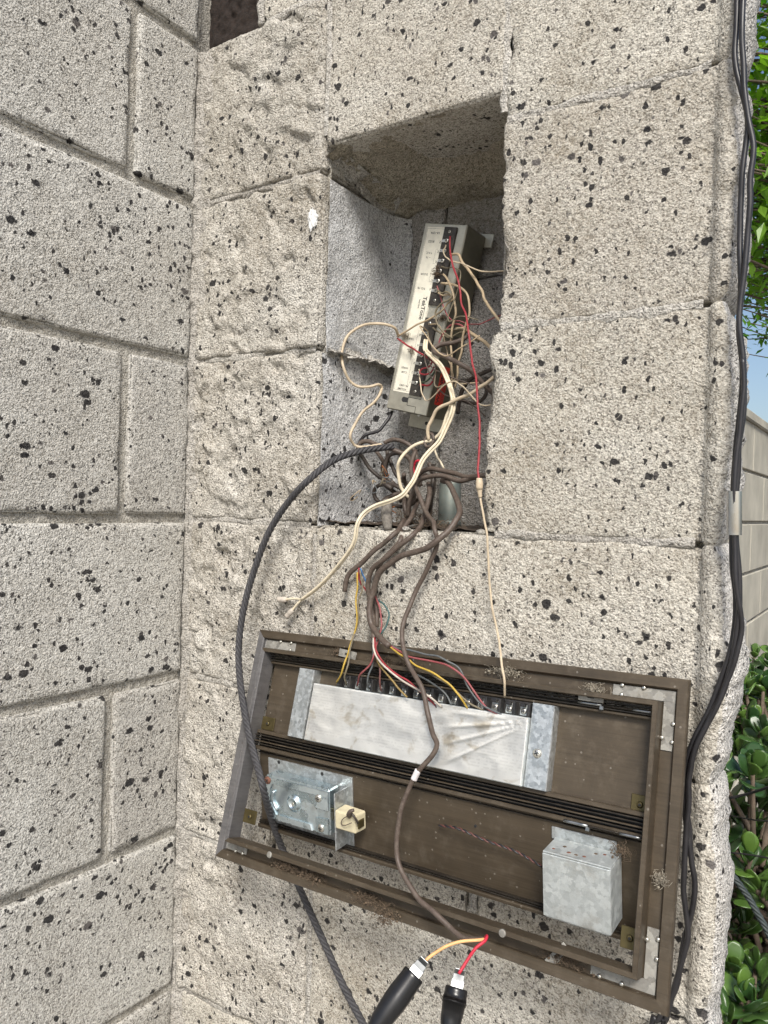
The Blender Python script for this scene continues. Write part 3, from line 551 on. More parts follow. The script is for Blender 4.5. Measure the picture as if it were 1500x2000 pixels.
def crag(P, seed, nf, slope):
    """broken-stone relief: nearest-seed facets, each a tilted plane, blurred by a warped lookup"""
    g = np.random.RandomState(seed); lo, hi = P.min(0), P.max(0)
    Sx = g.uniform(lo, hi, (nf, 3)); G = g.normal(0, slope, (nf, 3)); H = g.normal(0, 1, nf)
    Q = P+0.012*np.stack([fbm(P, 45, 3, 0.6, seed+a) for a in range(3)], -1)
    D = ((Q[:, None, [0, 2]]-Sx[None, :, [0, 2]])**2).sum(-1)
    wgt = np.exp(-(D-D.min(1)[:, None])/0.000022); wgt /= wgt.sum(1)[:, None]
    val = H[None, :]*0.35+((Q[:, None, :]-Sx[None])*G[None]).sum(-1)/0.03
    return (wgt*val).sum(1)
def d_split(seed, amp=0.0065, axis=1, zc=0.0, hz=0.1, bulge=0.0):
    def f(P, n):
        wgt = np.abs(n[:, axis])**2
        e = crag(P, seed, 150, 0.55)*amp*0.22+fbm(P*np.array([1.2, 1, 0.7]), 12, 3, 0.5, seed)*amp*0.50+fbm(P*np.array([1.3, 1, 0.6]), 60, 4, 0.66, seed+5)*amp*0.26+fbm(P, 250, 3, 0.65, seed+7)*amp*0.20
        edge = 1-np.max(np.abs(n), axis=1)
        return np.clip(e+0.002, -0.008, 0.016)*wgt+bulge*wgt-0.003*np.clip(edge*3, 0, 1)*(1+fbm(P, 40, 3, 0.6, seed+2))*0.7
    return f

# ---- left wall: faces +X, plane x = 0, runs towards the camera
lw = link('block_wall', None, label='pale grey speckled concrete block wall on the left, with deep raked joints', cat='wall', loc=(0, 0, GZ))
J = 0.0055
def lw_block(y0, y1, z0, z1, k, step):
    o = make_block('block', lw, -0.10, 0.0, y0, y1, z0, z1, M['block_left'], d_flat(k*7+1, 0.0012, 0.010), step, 0.0036, depth_axis=0, skip=((0, -1),))
    o.location.z -= GZ
k = 0
for iz in range(-7, 5):
    z0, z1 = iz*0.2+J, (iz+1)*0.2-J
    vis = -4 <= iz <= 3
    if iz % 2 == 0: ys = [(-0.102, 0.0), (-0.46, -0.102)]
    else: ys = [(-0.30, 0.0), (-0.46, -0.30)]
    if iz in (1, -1, -3): ys = [(-0.335, 0.0), (-0.46, -0.335)]
    if iz == -2: ys = [(-0.112, 0.0), (-0.46, -0.112)]
    for (a, b_) in ys:
        k += 1
        lw_block(a+J, b_-(J if b_ < -0.001 else 0.006), z0, z1, k, 0.006 if vis and b_ > -0.31 else 0.03)
# its mortar, raked back
def mortar_sheet(name, parent, origin, ua, va, nu, nv, du, dv, nrm, amp, seed, mt, holes=()):
    V = []; F = []
    iu = np.arange(nu+1); iv = np.arange(nv+1)
    G = origin+np.multiply.outer(iu*du, ua)[:, None, :]+np.multiply.outer(iv*dv, va)[None, :, :]
    G = G.reshape(-1, 3)
    G = G+np.outer(fbm(G, 40, 3, 0.6, seed)*amp+fbm(G, 150, 2, 0.6, seed+4)*amp*0.5, nrm)
    for a in range(nu):
        for c_ in range(nv):
            uu, vv = (a+0.5)*du, (c_+0.5)*dv
            if any(h[0] < uu < h[1] and h[2] < vv < h[3] for h in holes): continue
            F.append((a*(nv+1)+c_, (a+1)*(nv+1)+c_, (a+1)*(nv+1)+c_+1, a*(nv+1)+c_+1))
    return build(name, G-np.array(parent.location), F, mt, parent, True)
mortar_sheet('mortar', lw, np.array([-0.0056, -0.455, -0.72]), np.array([0, 1.0, 0]), np.array([0, 0, 1.0]), 182, 400, 0.0025, 0.0036, np.array([1.0, 0, 0]), 0.0026, 5, M['mortar'])
mb = MB().cbox(-0.10, -0.012, -0.455, 0.20, GZ, 1.0, 0.001); mb.v = [(a, b_, c_-GZ) for a, b_, c_ in mb.v]; mb.build('wall_core', M['mortar'], lw)

# ---- back wall: faces -Y, plane y = 0, from x = 0 to the broken end at x = 0.62
bw = link('niche_wall', None, label='warm speckled concrete block wall with a deep open niche and split-faced end', cat='wall', loc=(0, 0, GZ))
XN0, XN1, YN = 0.206, 0.424, 0.156
G2 = 0.0011
def bwb(x0, x1, z0, z1, mt, disp, step=0.006, y0=0.0, y1=0.2, rr=0.004, skip=(), name='block', label=None):
    o = make_block(name, bw, x0, x1, y0, y1, z0, z1, M[mt], disp, step, rr, 1, skip, label)
    o.location.z -= GZ; return o
k = 100
# left column, split-faced, beside the niche (its right side is the niche's reveal)
for iz in range(-3, 3):
    k += 1
    x1 = 0.205 if iz != -2 else 0.10
    if iz == -3: x1 = 0.213
    if iz == -2: x1 = 0.155
    bwb(0.003, x1-G2, iz*0.2+G2, (iz+1)*0.2-G2, 'block_split', d_split(k*5, 0.0050 if iz in (0, 1, -1) else 0.0040), 0.0030, rr=0.005, skip=((1, 1),))
# column over the niche
bwb(XN0, XN1+0.002, 0.428, 0.6-G2, 'block_back', d_flat(611, 0.0016, 0.005), 0.005, rr=0.004, skip=((1, 1),))
# below the niche
bwb(0.1595, 0.41, -0.4+G2, -0.2-G2, 'block_back', d_flat(621, 0.0012, 0.006), 0.006, skip=((1, 1),))
# blocks that carry the broken, bulging end of the wall
def d_end(seed, z0, z1, bulge, amp=0.0013, chip=0.004, x0=0.0, chipL=0.0):
    hz = (z1-z0)/2; zc = (z0+z1)/2; fl = d_flat(seed, amp, chip)
    def f(P, n):
        t = np.clip(np.abs(P[:, 2]-zc)/hz, 0, 1); ty = (P[:, 1]-0.028)/0.06
        dome = (0.30+0.70*np.sqrt(np.clip(1-t**(2.6 if zc < 0.15 else 6.0), 0, 1)))*np.exp(-ty*ty*0.8)-0.55*np.clip((P[:, 1]-0.05)/0.06, 0, 1)
        wx = np.clip(n[:, 0], 0, 1)**1.5
        e = fbm(P, 20, 5, 0.64, seed+40)*0.011+fbm(P, 70, 4, 0.6, seed+44, True)*0.0036+fbm(P, 230, 2, 0.6, seed+48)*0.0014
        near = np.clip((P[:, 0]-0.575)/0.05, 0, 1)**2
        return (bulge*dome+e)*wx+fl(P, n)*(1-wx)-0.004*near*(1-wx)*(0.4+fbm(P, 28, 3, 0.6, seed+50))-chipL*np.clip(1-(P[:, 0]-x0-0.001)/0.016, 0, 1)**1.3*np.clip(0.25+1.3*fbm(P*np.array([0.3, 0.3, 1]), 34, 4, 0.65, seed+60), 0, 1)
    return f
BUL = {3: 0.017, 2: 0.018, 1: 0.019, 0: 0.021, -1: 0.026, -2: 0.024, -3: 0.018}
def endb(x0, iz, seed, step):
    z0, z1 = iz*0.2+0.0008, (iz+1)*0.2-0.0008
    if iz == -1: z1 = -0.002
    o = bwb(x0, 0.6225, z0, z1, 'block_back', d_end(seed, z0, z1, BUL.get(iz, 0.024), x0=x0, chipL=0.010 if 0 <= iz < 3 else 0.0), step, y1=0.112, rr=0.0028, skip=((1, 1),))
    me = o.data; me.materials.append(M['block_end'])
    nn = np.empty(len(me.polygons)*3); me.polygons.foreach_get('normal', nn); nn = nn.reshape(-1, 3)
    me.polygons.foreach_set('material_index', (nn[:, 0] > 0.55).astype(np.int32)); me.update()
for iz in range(-7, 5):
    k += 1
    endb({-1: 0.2075, -2: 0.424, -3: 0.2175}.get(iz, 0.3045 if iz < 0 else (0.417 if iz == 0 else 0.4265)), iz, 700+iz*9, 0.0045 if -4 < iz < 4 else 0.02)
# top course over the corner: a gap filled with something dark and porous, then a block
bwb(0.103, 0.424, 0.6+G2, 0.8-G2, 'block_back', d_flat(640, 0.0012, 0.006), 0.008, skip=((1, 1),))
bwb(0.003, 0.424, 0.8+G2, 1.0-G2, 'block_back', d_flat(641, 0.0012, 0.006), 0.02, skip=((1, 1),))
for iz in range(-7, -3):
    bwb(0.003, 0.30, iz*0.2+G2, (iz+1)*0.2-G2, 'block_back', d_flat(650+iz, 0.0012, 0.006), 0.012 if iz == -4 else 0.03, skip=((1, 1),))
# mortar behind the joints
mortar_sheet('mortar', bw, np.array([0.0, 0.0130, -0.9]), np.array([1.0, 0, 0]), np.array([0, 0, 1.0]), 125, 380, 0.005, 0.005, np.array([0, -1.0, 0]), 0.0012, 9, M['mortar'],
             holes=((XN0-0.003, XN1+0.003, 0.9, 1.3295), (0.0, 0.103, 1.5, 1.7)))
# niche lining
def rough_panel(name, o, ua, va, lu, lv, st, disp, mt, label=None, parent=bw):
    nu, nv = int(lu/st), int(lv/st)
    G = np.array(o)+np.multiply.outer(np.linspace(0, lu, nu+1), ua)[:, None, :]+np.multiply.outer(np.linspace(0, lv, nv+1), va)[None, :, :]
    G = G.reshape(-1, 3); n = np.cross(ua, va)
    G = G+np.outer(disp(G), n)
    i = np.arange(nu)[:, None]*(nv+1); kk = np.arange(nv)[None, :]
    F = np.stack([i+kk, i+nv+1+kk, i+nv+1+kk+1, i+kk+1], -1).reshape(-1, 4)
    ob = build(name, G-np.array(parent.location), F, mt, parent, True)
    if label: ob['label'] = label
    return ob
X_, Y_, Z_ = np.eye(3)
# back of the niche: three rough slabs with cracks between them
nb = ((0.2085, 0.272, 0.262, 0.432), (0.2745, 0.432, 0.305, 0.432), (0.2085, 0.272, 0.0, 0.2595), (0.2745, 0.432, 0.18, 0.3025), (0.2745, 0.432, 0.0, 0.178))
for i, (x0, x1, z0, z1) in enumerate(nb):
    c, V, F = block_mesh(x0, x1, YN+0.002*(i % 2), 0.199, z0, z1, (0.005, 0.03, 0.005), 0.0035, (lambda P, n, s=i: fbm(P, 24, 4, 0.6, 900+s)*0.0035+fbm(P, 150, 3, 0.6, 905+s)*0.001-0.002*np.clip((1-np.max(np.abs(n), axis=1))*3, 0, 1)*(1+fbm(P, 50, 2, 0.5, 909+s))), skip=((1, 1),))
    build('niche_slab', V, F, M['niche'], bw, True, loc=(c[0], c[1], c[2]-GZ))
mbk = MB().cbox(0.2, 0.44, 0.172, 0.198, -0.01, 0.45, 0.001); mbk.v = [(a, b_, c_-GZ) for a, b_, c_ in mbk.v]; mbk.build('niche_core', M['mortar'], bw)
# smooth grey cement on the upper left reveal, rounded into the back
def d_rev(P):
    e = fbm(P, 16, 4, 0.6, 33)*0.0042+fbm(P, 90, 3, 0.6, 34)*0.0010
    return e+0.018*np.clip((P[:, 1]-0.115)/0.04, 0, 1)**2.2
rough_panel('cement_reveal', (0.2085, 0.006, 0.197), Y_, Z_, 0.149, 0.195, 0.0035, d_rev, M['cement'], 'smooth blue-grey cement on the upper side of the niche')
# speckled lower reveal, pale stone coloured lighter for the light on it
def d_rev2(P):
    return fbm(P, 20, 4, 0.55, 43)*0.0035+fbm(P, 130, 3, 0.6, 44)*0.0007+0.010*np.clip((P[:, 1]-0.12)/0.04, 0, 1)**2
rough_panel('speckled_reveal', (0.2075, 0.004, -0.001), Y_, Z_, 0.151, 0.197, 0.0035, d_rev2, M['reveal'], 'pale speckled stone on the lower side of the niche, coloured lighter as if lit')
# broken underside over the niche
def d_top(P):
    sag = 0.030*np.clip((P[:, 1]-0.03)/0.12, 0, 1)
    cav = 0.020*np.exp(-(((P[:, 0]-0.335)/0.07)**2+((P[:, 1]-0.085)/0.045)**2))
    return sag-cav+0.008*np.clip(1-(P[:, 0]-XN0)/0.03, 0, 1)+fbm(P, 26, 5, 0.62, 53)*0.008+fbm(P, 150, 3, 0.6, 54)*0.0022
rough_panel('niche_top', (XN1+0.004, 0.003, 0.4275), -X_, Y_, XN1-XN0+0.008, 0.156, 0.003, d_top, M['soffit'], 'rough broken underside of the block over the niche')
# fillet of mortar where reveal meets the back and the top
def wedge(P0, P1, wa, wb, ra, rb, seed, mt, n=70, m_=12, amp=0.005):
    """ragged concave fillet between two surfaces along an edge; wa, wb point along each surface"""
    P0, P1, wa, wb = map(np.array, (P0, P1, wa, wb)); V = []; F = []
    for i in range(n+1):
        t = i/n; c = P0+(P1-P0)*t; r_ = ra+(rb-ra)*t
        for j in range(m_+1):
            a = j/m_*math.pi/2
            V.append(c+wa*r_*(1-math.sin(a))+wb*r_*(1-math.cos(a)))
    V = np.array(V); nn = (wa+wb)/np.linalg.norm(wa+wb)
    V = V+np.outer(fbm(V, 55, 5, 0.66, seed), nn)*amp+np.outer(fbm(V, 30, 2, 0.5, seed+3)*0.5-0.5, nn)*0.0030
    for i in range(n):
        for j in range(m_): F.append((i*(m_+1)+j, (i+1)*(m_+1)+j, (i+1)*(m_+1)+j+1, i*(m_+1)+j+1))
    build('mortar_fillet', V-np.array((0, 0, GZ)), F, M[mt], bw, True)
wedge((0.205, 0.004, 0.428), (0.208, 0.155, 0.400), (1.0, 0, 0), (0, 0, -1.0), 0.012, 0.024, 171, 'mortar_light', amp=0.010)
wedge((0.208, 0.157, 0.39), (0.210, 0.157, 0.20), (1.0, 0, 0), (0, -1.0, 0), 0.020, 0.012, 172, 'mortar')
wedge((0.208, 0.157, 0.20), (0.208, 0.157, 0.0), (1.0, 0, 0), (0, -1.0, 0), 0.012, 0.016, 174, 'mortar')
wedge((0.2085, 0.008, 0.198), (0.210, 0.150, 0.197), (0, 0, 1.0), (1.0, 0, 0), 0.009, 0.015, 173, 'mortar_light', amp=0.009)
wedge((0.2080, 0.008, 0.199), (0.2095, 0.150, 0.198), (0, 0, -1.0), (1.0, 0, 0), 0.006, 0.011, 175, 'mortar_light', amp=0.008)
# tan patch at the top right of the niche
def blob(c, rad, seed, amp=0.25, n=22, freq=60, M3=None):
    V = []; F = []
    for i in range(n+1):
        t = math.pi*i/n
        for j in range(2*n):
            a = math.pi*j/n; V.append((math.sin(t)*math.cos(a), math.sin(t)*math.sin(a), math.cos(t)))
    for i in range(n):
        for j in range(2*n):
            F.append((i*2*n+j, (i+1)*2*n+j, (i+1)*2*n+(j+1) % (2*n), i*2*n+(j+1) % (2*n)))
    V = np.array(V); R = np.array(rad)
    s = 1+amp*fbm(V*R.max(), freq, 4, 0.6, seed)
    V = V*s[:, None]*R
    if M3 is not None: V = V@np.array(M3).T
    return V+np.array(c), F
V, F = blob((0.417, 0.085, 0.392), (0.013, 0.040, 0.034), 77, 0.35, 26, 45)
build('mortar_patch', V-np.array((0, 0, GZ)), F, M['foam'], bw, True, label='smooth tan mortar patch at the top right of the niche')
rough_panel('niche_floor_dirt', (XN0+0.001, 0.016, 0.0005), X_, Y_, XN1-XN0-0.002, 0.139, 0.003, lambda P: 0.002+fbm(P, 60, 4, 0.65, 57)*0.005, M['soil'], 'dark dirt on the floor of the niche')
# lumps of mortar on the sill and dust
for i in range(46):
    x = rng.uniform(0.215, 0.415); y = rng.uniform(0.004, 0.14); s = rng.uniform(0.002, 0.006)
    V, F = blob((x, y, 0.0005), (s, s*rng.uniform(0.7, 1.3), s*0.55), i, 0.4, 6, 200)
    build('mortar_crumb', V-np.array((0, 0, GZ)), F, M['mortar' if i % 3 else 'mortar_light'], bw, True)
# corner bead of smeared mortar
nz = 760; zz = np.linspace(-0.9, 0.592, nz); cols = []
prof = [(-0.004, -0.0085), (0.0008, -0.0080), (0.0016, -0.0072), (0.0026, -0.0060), (0.0040, -0.0045), (0.0065, -0.0030), (0.0100, -0.0020), (0.0140, -0.0012), (0.0180, -0.0004), (0.0200, 0.006)]
V = []; F = []
for i, z in enumerate(zz):
    for j, (x, y) in enumerate(prof): V.append((x, y, z))
V = np.array(V)
wob = fbm(V*np.array([0.2, 0.2, 1]), 9, 4, 0.6, 81)
V[:, 0] += np.where(V[:, 0] > 0.005, wob*0.007, 0)
V[:, 1] += np.where(V[:, 1] < -0.007, -np.abs(fbm(V*np.array([0.2, 0.2, 1]), 17, 4, 0.6, 82))*0.010+0.003, 0)
dn = fbm(V, 90, 4, 0.68, 83)*0.0042+fbm(V*np.array([1, 1, 0.6]), 26, 3, 0.6, 84)*0.0026
V[:, 0] += dn*0.5; V[:, 1] -= dn*0.9
m_ = len(prof)
for i in range(nz-1):
    for j in range(m_-1): F.append((i*m_+j, i*m_+j+1, (i+1)*m_+j+1, (i+1)*m_+j))
V[:, 1] += 0.0015
build('corner_mortar', V-np.array((0, 0, GZ)), F, M['mortar_light'], bw, True, label='lumpy smear of mortar down the inside corner')
# dark gap over the corner
rough_panel('dark_fill', (-0.012, 0.022, 0.585), X_, Z_, 0.117, 0.215, 0.003, lambda P: fbm(P, 120, 3, 0.7, 91)*0.006, M['dark_hole'], 'dark porous filling in the gap above the corner')
V, F = tube([(0.099, 0.006, 0.60), (0.0985, 0.007, 0.70), (0.099, 0.006, 0.79)], 0.006, 12, 0.004, 0.0012, 8)
V = V+fbm(V, 80, 3, 0.6, 92)[:, None]*0.0025
build('mortar_fillet', V-np.array((0, 0, GZ)), F, M['mortar_light'], bw, True)
# fins of mortar left in the bed joints of the back wall
def joint_bead(P, rad, seed, amp=0.0014):
    """ragged, nearly flush smear of mortar over a joint"""
    Q = resample(np.array(P), 0.0025); n_ = len(Q); T__ = np.gradient(Q, axis=0); T__ /= np.linalg.norm(T__, axis=1)[:, None]
    acr = np.cross(T__, np.array((0, 1.0, 0))); cols = np.array([-1, -0.8, -0.55, -0.3, -0.1, 0.1, 0.3, 0.55, 0.8, 1.0]); m_ = len(cols)
    wl = 0.0052*(1+0.9*fbm(Q, 60, 3, 0.6, seed)); wr = 0.0052*(1+0.9*fbm(Q, 60, 3, 0.6, seed+1))
    V = Q[:, None, :]+acr[:, None, :]*(np.where(cols < 0, wl[:, None]*cols, wr[:, None]*cols))[..., None]
    V[..., 1] = (np.abs(cols)**3)[None, :]*0.0024-0.0001
    V = V.reshape(-1, 3); V[:, 1] += -fbm(V, 150, 3, 0.65, seed+2)*0.0007+(fbm(V*np.array([1, 0, 1]), 26, 2, 0.5, seed+3)-0.05)*0.0020
    F = [(i*m_+j, i*m_+j+1, (i+1)*m_+j+1, (i+1)*m_+j) for i in range(n_-1) for j in range(m_-1)]
    build('joint_mortar', V-np.array((0, 0, GZ)), F, M['mortar_light'], bw, True)
for i, (a, b_, z) in enumerate(((0.02, 0.20, 0.4), (0.02, 0.20, 0.2), (0.02, 0.20, 0.0), (0.02, 0.20, -0.2), (0.43, 0.615, 0.4), (0.43, 0.615, 0.2), (0.43, 0.615, 0.0), (0.11, 0.42, 0.6), (0.02, 0.2, -0.4), (0.02, 0.10, -0.6))):
    joint_bead([(a, 0.0046, z), (a*0.7+b_*0.3, 0.0036, z+0.0006), (a*0.35+b_*0.65, 0.0050, z-0.0006), (b_, 0.0046, z)], 0.0036, 300+i)
joint_bead([(0.4175, 0.006, -0.39), (0.418, 0.005, -0.3), (0.417, 0.006, -0.21)], 0.005, 330)
joint_bead([(0.2155, 0.004, -0.59), (0.2155, 0.0035, -0.5), (0.2155, 0.004, -0.41)], 0.0042, 331)
joint_bead([(0.206, 0.0045, -0.19), (0.206, 0.004, -0.1), (0.206, 0.0045, -0.01)], 0.0036, 332)
joint_bead([(0.4255, 0.0045, 0.41), (0.4255, 0.004, 0.5), (0.4255, 0.0045, 0.59)], 0.0036, 333)
joint_bead([(0.206, 0.0045, 0.44), (0.206, 0.004, 0.5), (0.206, 0.0045, 0.59)], 0.0034, 334)
# white chip stuck to the wall
V, F = blob((0.193, -0.0042, 0.344), (0.0062, 0.0016, 0.0095), 5, 1.1, 20, 260)
build('plaster_chip', V-np.array((0.193, 0.0, 0.344)), F, M['plaster'], None, False, loc=(0.193, 0.0, 0.344), label='small white plaster chip stuck to the wall left of the niche', cat='plaster chip')

# conduit standing in the bottom of the niche
pc = link('conduit_pipe', None, label='short grey galvanised conduit pipe standing at the bottom of the niche', cat='pipe', loc=(0.325, 0.098, 0.0))
def lathe(prof_, n=28):
    V = []; F = []
    for (rr, zz_) in prof_:
        for k_ in range(n): V.append((rr*math.cos(2*math.pi*k_/n), rr*math.sin(2*math.pi*k_/n), zz_))
    for i in range(len(prof_)-1):
        for k_ in range(n): F.append((i*n+k_, i*n+(k_+1) % n, (i+1)*n+(k_+1) % n, (i+1)*n+k_))
    return V, F
V, F = lathe([(0.0125, 0), (0.0125, 0.052), (0.0118, 0.0535), (0.0108, 0.0535), (0.0104, 0.052), (0.0104, 0.01), (0.0, 0.01)])
build('tube_wall', V, F, M['conduit'] if 'conduit' in M else M['galv'], pc, True)
V, F = lathe([(0.0128, 0.002), (0.0142, 0.003), (0.0142, 0.009), (0.0128, 0.010)]); build('collar', V, F, M['conduit'], pc, True)

# ================================================================== INTERCOM POWER UNIT IN THE NICHE
def text_mesh(body, size, name='lettering', bold=0.0):
    cu = bpy.data.curves.new(name, 'FONT'); cu.body = body; cu.size = size; cu.align_x = 'CENTER'; cu.align_y = 'CENTER'
    cu.offset = bold; cu.resolution_u = 3
    to = bpy.data.objects.new(name, cu); C.objects.link(to)
    dg = bpy.context.evaluated_depsgraph_get(); dg.update()
    me = bpy.data.meshes.new_from_object(to.evaluated_get(dg))
    bpy.data.objects.remove(to); me.name = name; return me
UW, UL, UD = 0.0586, 0.2225, 0.047
un = link('intercom_power_unit', None, label='flat metal intercom power unit with white label and screw terminals leaning in the niche', cat='control box')
ang = math.radians(12.5)
e1 = Vector((math.cos(ang), 0, -math.sin(ang))); e2 = Vector((math.sin(ang), 0, math.cos(ang))); e3 = Vector((0, -1, 0))
cen = Vector((0.28405, 0.10, 0.2457)); base = cen-e2*UL/2-e1*UW/2
um = Matrix.Identity(4)
for i in range(3): um[i][0], um[i][1], um[i][2], um[i][3] = e1[i], e2[i], e3[i], base[i]
un.matrix_world = um
S = lambda s: s*UW
T_ = lambda t: UL*(1-t)
mb = MB().cbox(0, UW, 0, UL, -UD, 0, 0.0016); case = mb.build('case', M['unit_shade'], un)
mb = MB().cbox(0.0006, UW-0.0002, 0.0006, UL-0.0006, -0.002, 0.0009, 0.0007); fp = mb.build('face_plate', M['unit_metal'], un)
mb = MB().cbox(S(0.09), S(0.52), T_(0.90), T_(0.022), 0.0009, 0.0012, 0.0001); lab = mb.build('label_card', M['paper'], un)
def line(parent, x0, y0, x1, y1, z, wd=0.00022):
    mb = MB().cbox(min(x0, x1)-wd/2, max(x0, x1)+wd/2, min(y0, y1)-wd/2, max(y0, y1)+wd/2, z, z+0.00004, 0.00001)
    return mb.build('printed_line', M['ink'], parent)
zt = 0.00122
for (a, b_, c_, e_) in ((0.105, 0.03, 0.105, 0.89), (0.505, 0.03, 0.505, 0.89), (0.105, 0.03, 0.505, 0.03), (0.105, 0.89, 0.505, 0.89)):
    line(lab, S(a), T_(b_), S(c_), T_(e_), zt)
for (t0, t1) in ((0.135, 0.21), (0.235, 0.305), (0.565, 0.66), (0.715, 0.855)):
    line(lab, S(0.40), T_(t0), S(0.40), T_(t1), zt)
    for t in (t0, t1): line(lab, S(0.40), T_(t), S(0.445), T_(t), zt)
def put(body, s, t, size, rot=math.pi, bold=0.00004):
    o = link('lettering', text_mesh(body, size, bold=bold), lab, mat=M['ink']); o.location = (S(s), T_(t), zt+0.0001); o.rotation_euler = (0, 0, rot); return o
for (b_, s, t, z) in (('LB-129A', .30, .052, .0036), ('BUZZ', .25, .097, .0034), ('Z', .462, .097, .0036), ('V.A.C.', .255, .157, .0034), ('~ 16', .26, .181, .0034),
                      ('C', .462, .147, .0034), ('K', .462, .199, .0034), ('DOOR', .25, .268, .0034), ('D', .462, .247, .0034), ('L', .462, .297, .0034),
                      ('P.O. (4)', .25, .343, .0034), ('E', .462, .343, .0034), ('O', .462, .585, .0034), ('TALK', .27, .612, .0032), ('A', .462, .640, .0034),
                      ('3', .462, .735, .0036), ('2', .462, .785, .0036), ('1', .462, .838, .0036), ('WIRES', .26, .768, .0034), ('COM', .27, .792, .0034),
                      ('PK-104D', .33, .862, .0034), ('VOLUME', .30, .882, .0032)):
    put(b_, s, t, z)
put('TekTone', .385, .445, .0074, -math.pi/2, 0.00016)
put('Inter Pack', .275, .425, .0026, -math.pi/2)
line(lab, S(0.432), T_(0.448), S(0.432), T_(0.502), zt, 0.0006)
# terminal strips
def screw(parent, x, y, z, rad, mt='screw', rot=0.5, slot=True):
    mb = MB().cyl((0, 0), rad, rad*0.92, 0, rad*0.28, 14, dome=rad*0.22); o = mb.build('screw', M[mt], parent, True); o.location = (x, y, z); o.rotation_euler = (0, 0, rot)
    return o
slot_me = {}
def cross(parent, x, y, z, rad, rot):
    if rad not in slot_me:
        mb = MB().cbox(-rad*.62, rad*.62, -rad*.13, rad*.13, 0, rad*.1, rad*.01).cbox(-rad*.13, rad*.13, -rad*.62, rad*.62, 0, rad*.101, rad*.01); slot_me[rad] = None
        o = mb.build('screw_slot', M['slot'], parent); slot_me[rad] = o.data
    else: o = link('screw_slot', slot_me[rad], parent)
    o.location = (x, y, z); o.rotation_euler = (0, 0, rot); return o
for (t0, t1, mounts, terms) in ((0.020, 0.425, (0.045, 0.400), (0.092, 0.143, 0.195, 0.247, 0.300, 0.350)), (0.492, 0.905, (0.520, 0.883), (0.575, 0.635, 0.690, 0.735, 0.787, 0.838))):
    mb = MB().cbox(S(0.515), S(0.80), T_(t1), T_(t0), 0.0009, 0.0035, 0.0004)
    st = mb.build('terminal_strip', M['bakelite'], un)
    for t in mounts:
        screw(st, S(0.655), T_(t), 0.0035, 0.0019, rot=t*40); cross(st, S(0.655), T_(t), 0.0044, 0.0018, t*40)
    for t in terms:
        mb = MB().cbox(S(0.522), S(0.640), T_(t)-0.0017, T_(t)+0.0017, 0.0035, 0.0040, 0.0002); mb.build('terminal_plate', M['screw'], st)
        screw(st, S(0.64), T_(t), 0.0041, 0.0027, rot=t*33); cross(st, S(0.64), T_(t), 0.0054, 0.0025, t*33)
# volume slot and cut tab at the lower end, seam of the cover
mb = MB().cyl((S(0.40), T_(0.935)), 0.0032, 0.0032, 0.0009, 0.0011, 18).cbox(S(0.40), S(0.50), T_(0.948), T_(0.922), 0.0009, 0.00108, 0.0001); mb.build('volume_hole', M['slot'], un)
mb = MB()
mb.cbox(S(0.50), S(0.80), T_(0.918)-0.0003, T_(0.918)+0.0003, 0.0009, 0.0011, 0.00005).cbox(S(0.80)-0.0003, S(0.80)+0.0003, T_(0.918), T_(0.03), 0.0009, 0.0011, 0.00005)
mb.cbox(S(0.50)-0.0003, S(0.50)+0.0003, T_(0.962), T_(0.918), 0.0009, 0.0011, 0.00005).cbox(S(0.50), S(0.72), T_(0.962)-0.0003, T_(0.962)+0.0003, 0.0009, 0.0011, 0.00005)
mb.cbox(S(0.72)-0.0003, S(0.72)+0.0003, T_(0.999), T_(0.962), 0.0009, 0.0011, 0.00005); mb.build('cover_seam', M['slot'], un)
mb = MB().cbox(S(0.82), S(0.985), T_(0.91), T_(0.012), 0.0009, 0.0014, 0.0002); mb.build('side_strip', M['unit_metal'], un)
# flanges of the mounting plate behind, and side sticker
mb = MB().cbox(S(0.62), S(1.16), UL-0.012, UL+0.004, -UD-0.002, -UD, 0.0004); mb.cyl((S(1.06), UL-0.002), 0.0022, 0.0022, -UD, -UD+0.0002, 12)
pl = mb.build('mounting_plate', M['unit_metal'], un)
mb = MB().cbox(S(0.1), S(1.0), -0.016, 0.01, -UD-0.002, -UD, 0.0004); pl2 = mb.build('mounting_plate', M['unit_metal'], un)
mb = MB().cyl((S(0.55), -0.008), 0.0022, 0.0022, -UD, -UD+0.0003, 14); mb.build('plate_hole', M['slot'], un)
for s in (0.12, 0.45, 0.8):
    MB().cyl((S(s), 0.0), 0.002, 0.002, -0.004, -0.002, 10).build('screw', M['screw'], un).rotation_euler = (math.radians(0), 0, 0)
mb = MB().cbox(0, 0.0004, 0.016, 0.062, -0.030, -0.012, 0.0001); stk = mb.build('warning_sticker', M['sticker'], un); stk.location = (UW, 0, 0)
o = link('lettering', text_mesh('WARNING', 0.0085, bold=0.0002), stk, mat=M['ink'])
# on the right side face: x axis along the length (reading downwards from the top of the unit reversed), facing +X local
o.matrix_local = Matrix(((0, 0, 1, 0.00046), (1, 0, 0, 0.039), (0, 1, 0, -0.0172), (0, 0, 0, 1)))
for i in range(5):
    mb = MB().cbox(0.0004, 0.00046, 0.019, 0.058-(i % 3)*0.004, -0.0228-i*0.0014, -0.0224-i*0.0014, 0.00002); mb.build('printed_line', M['ink'], stk)
mb = MB().cbox(UW, UW+0.0004, 0.066, 0.10, -0.036, -0.022, 0.0001); mb.build('part_number_tag', M['bakelite'], un)

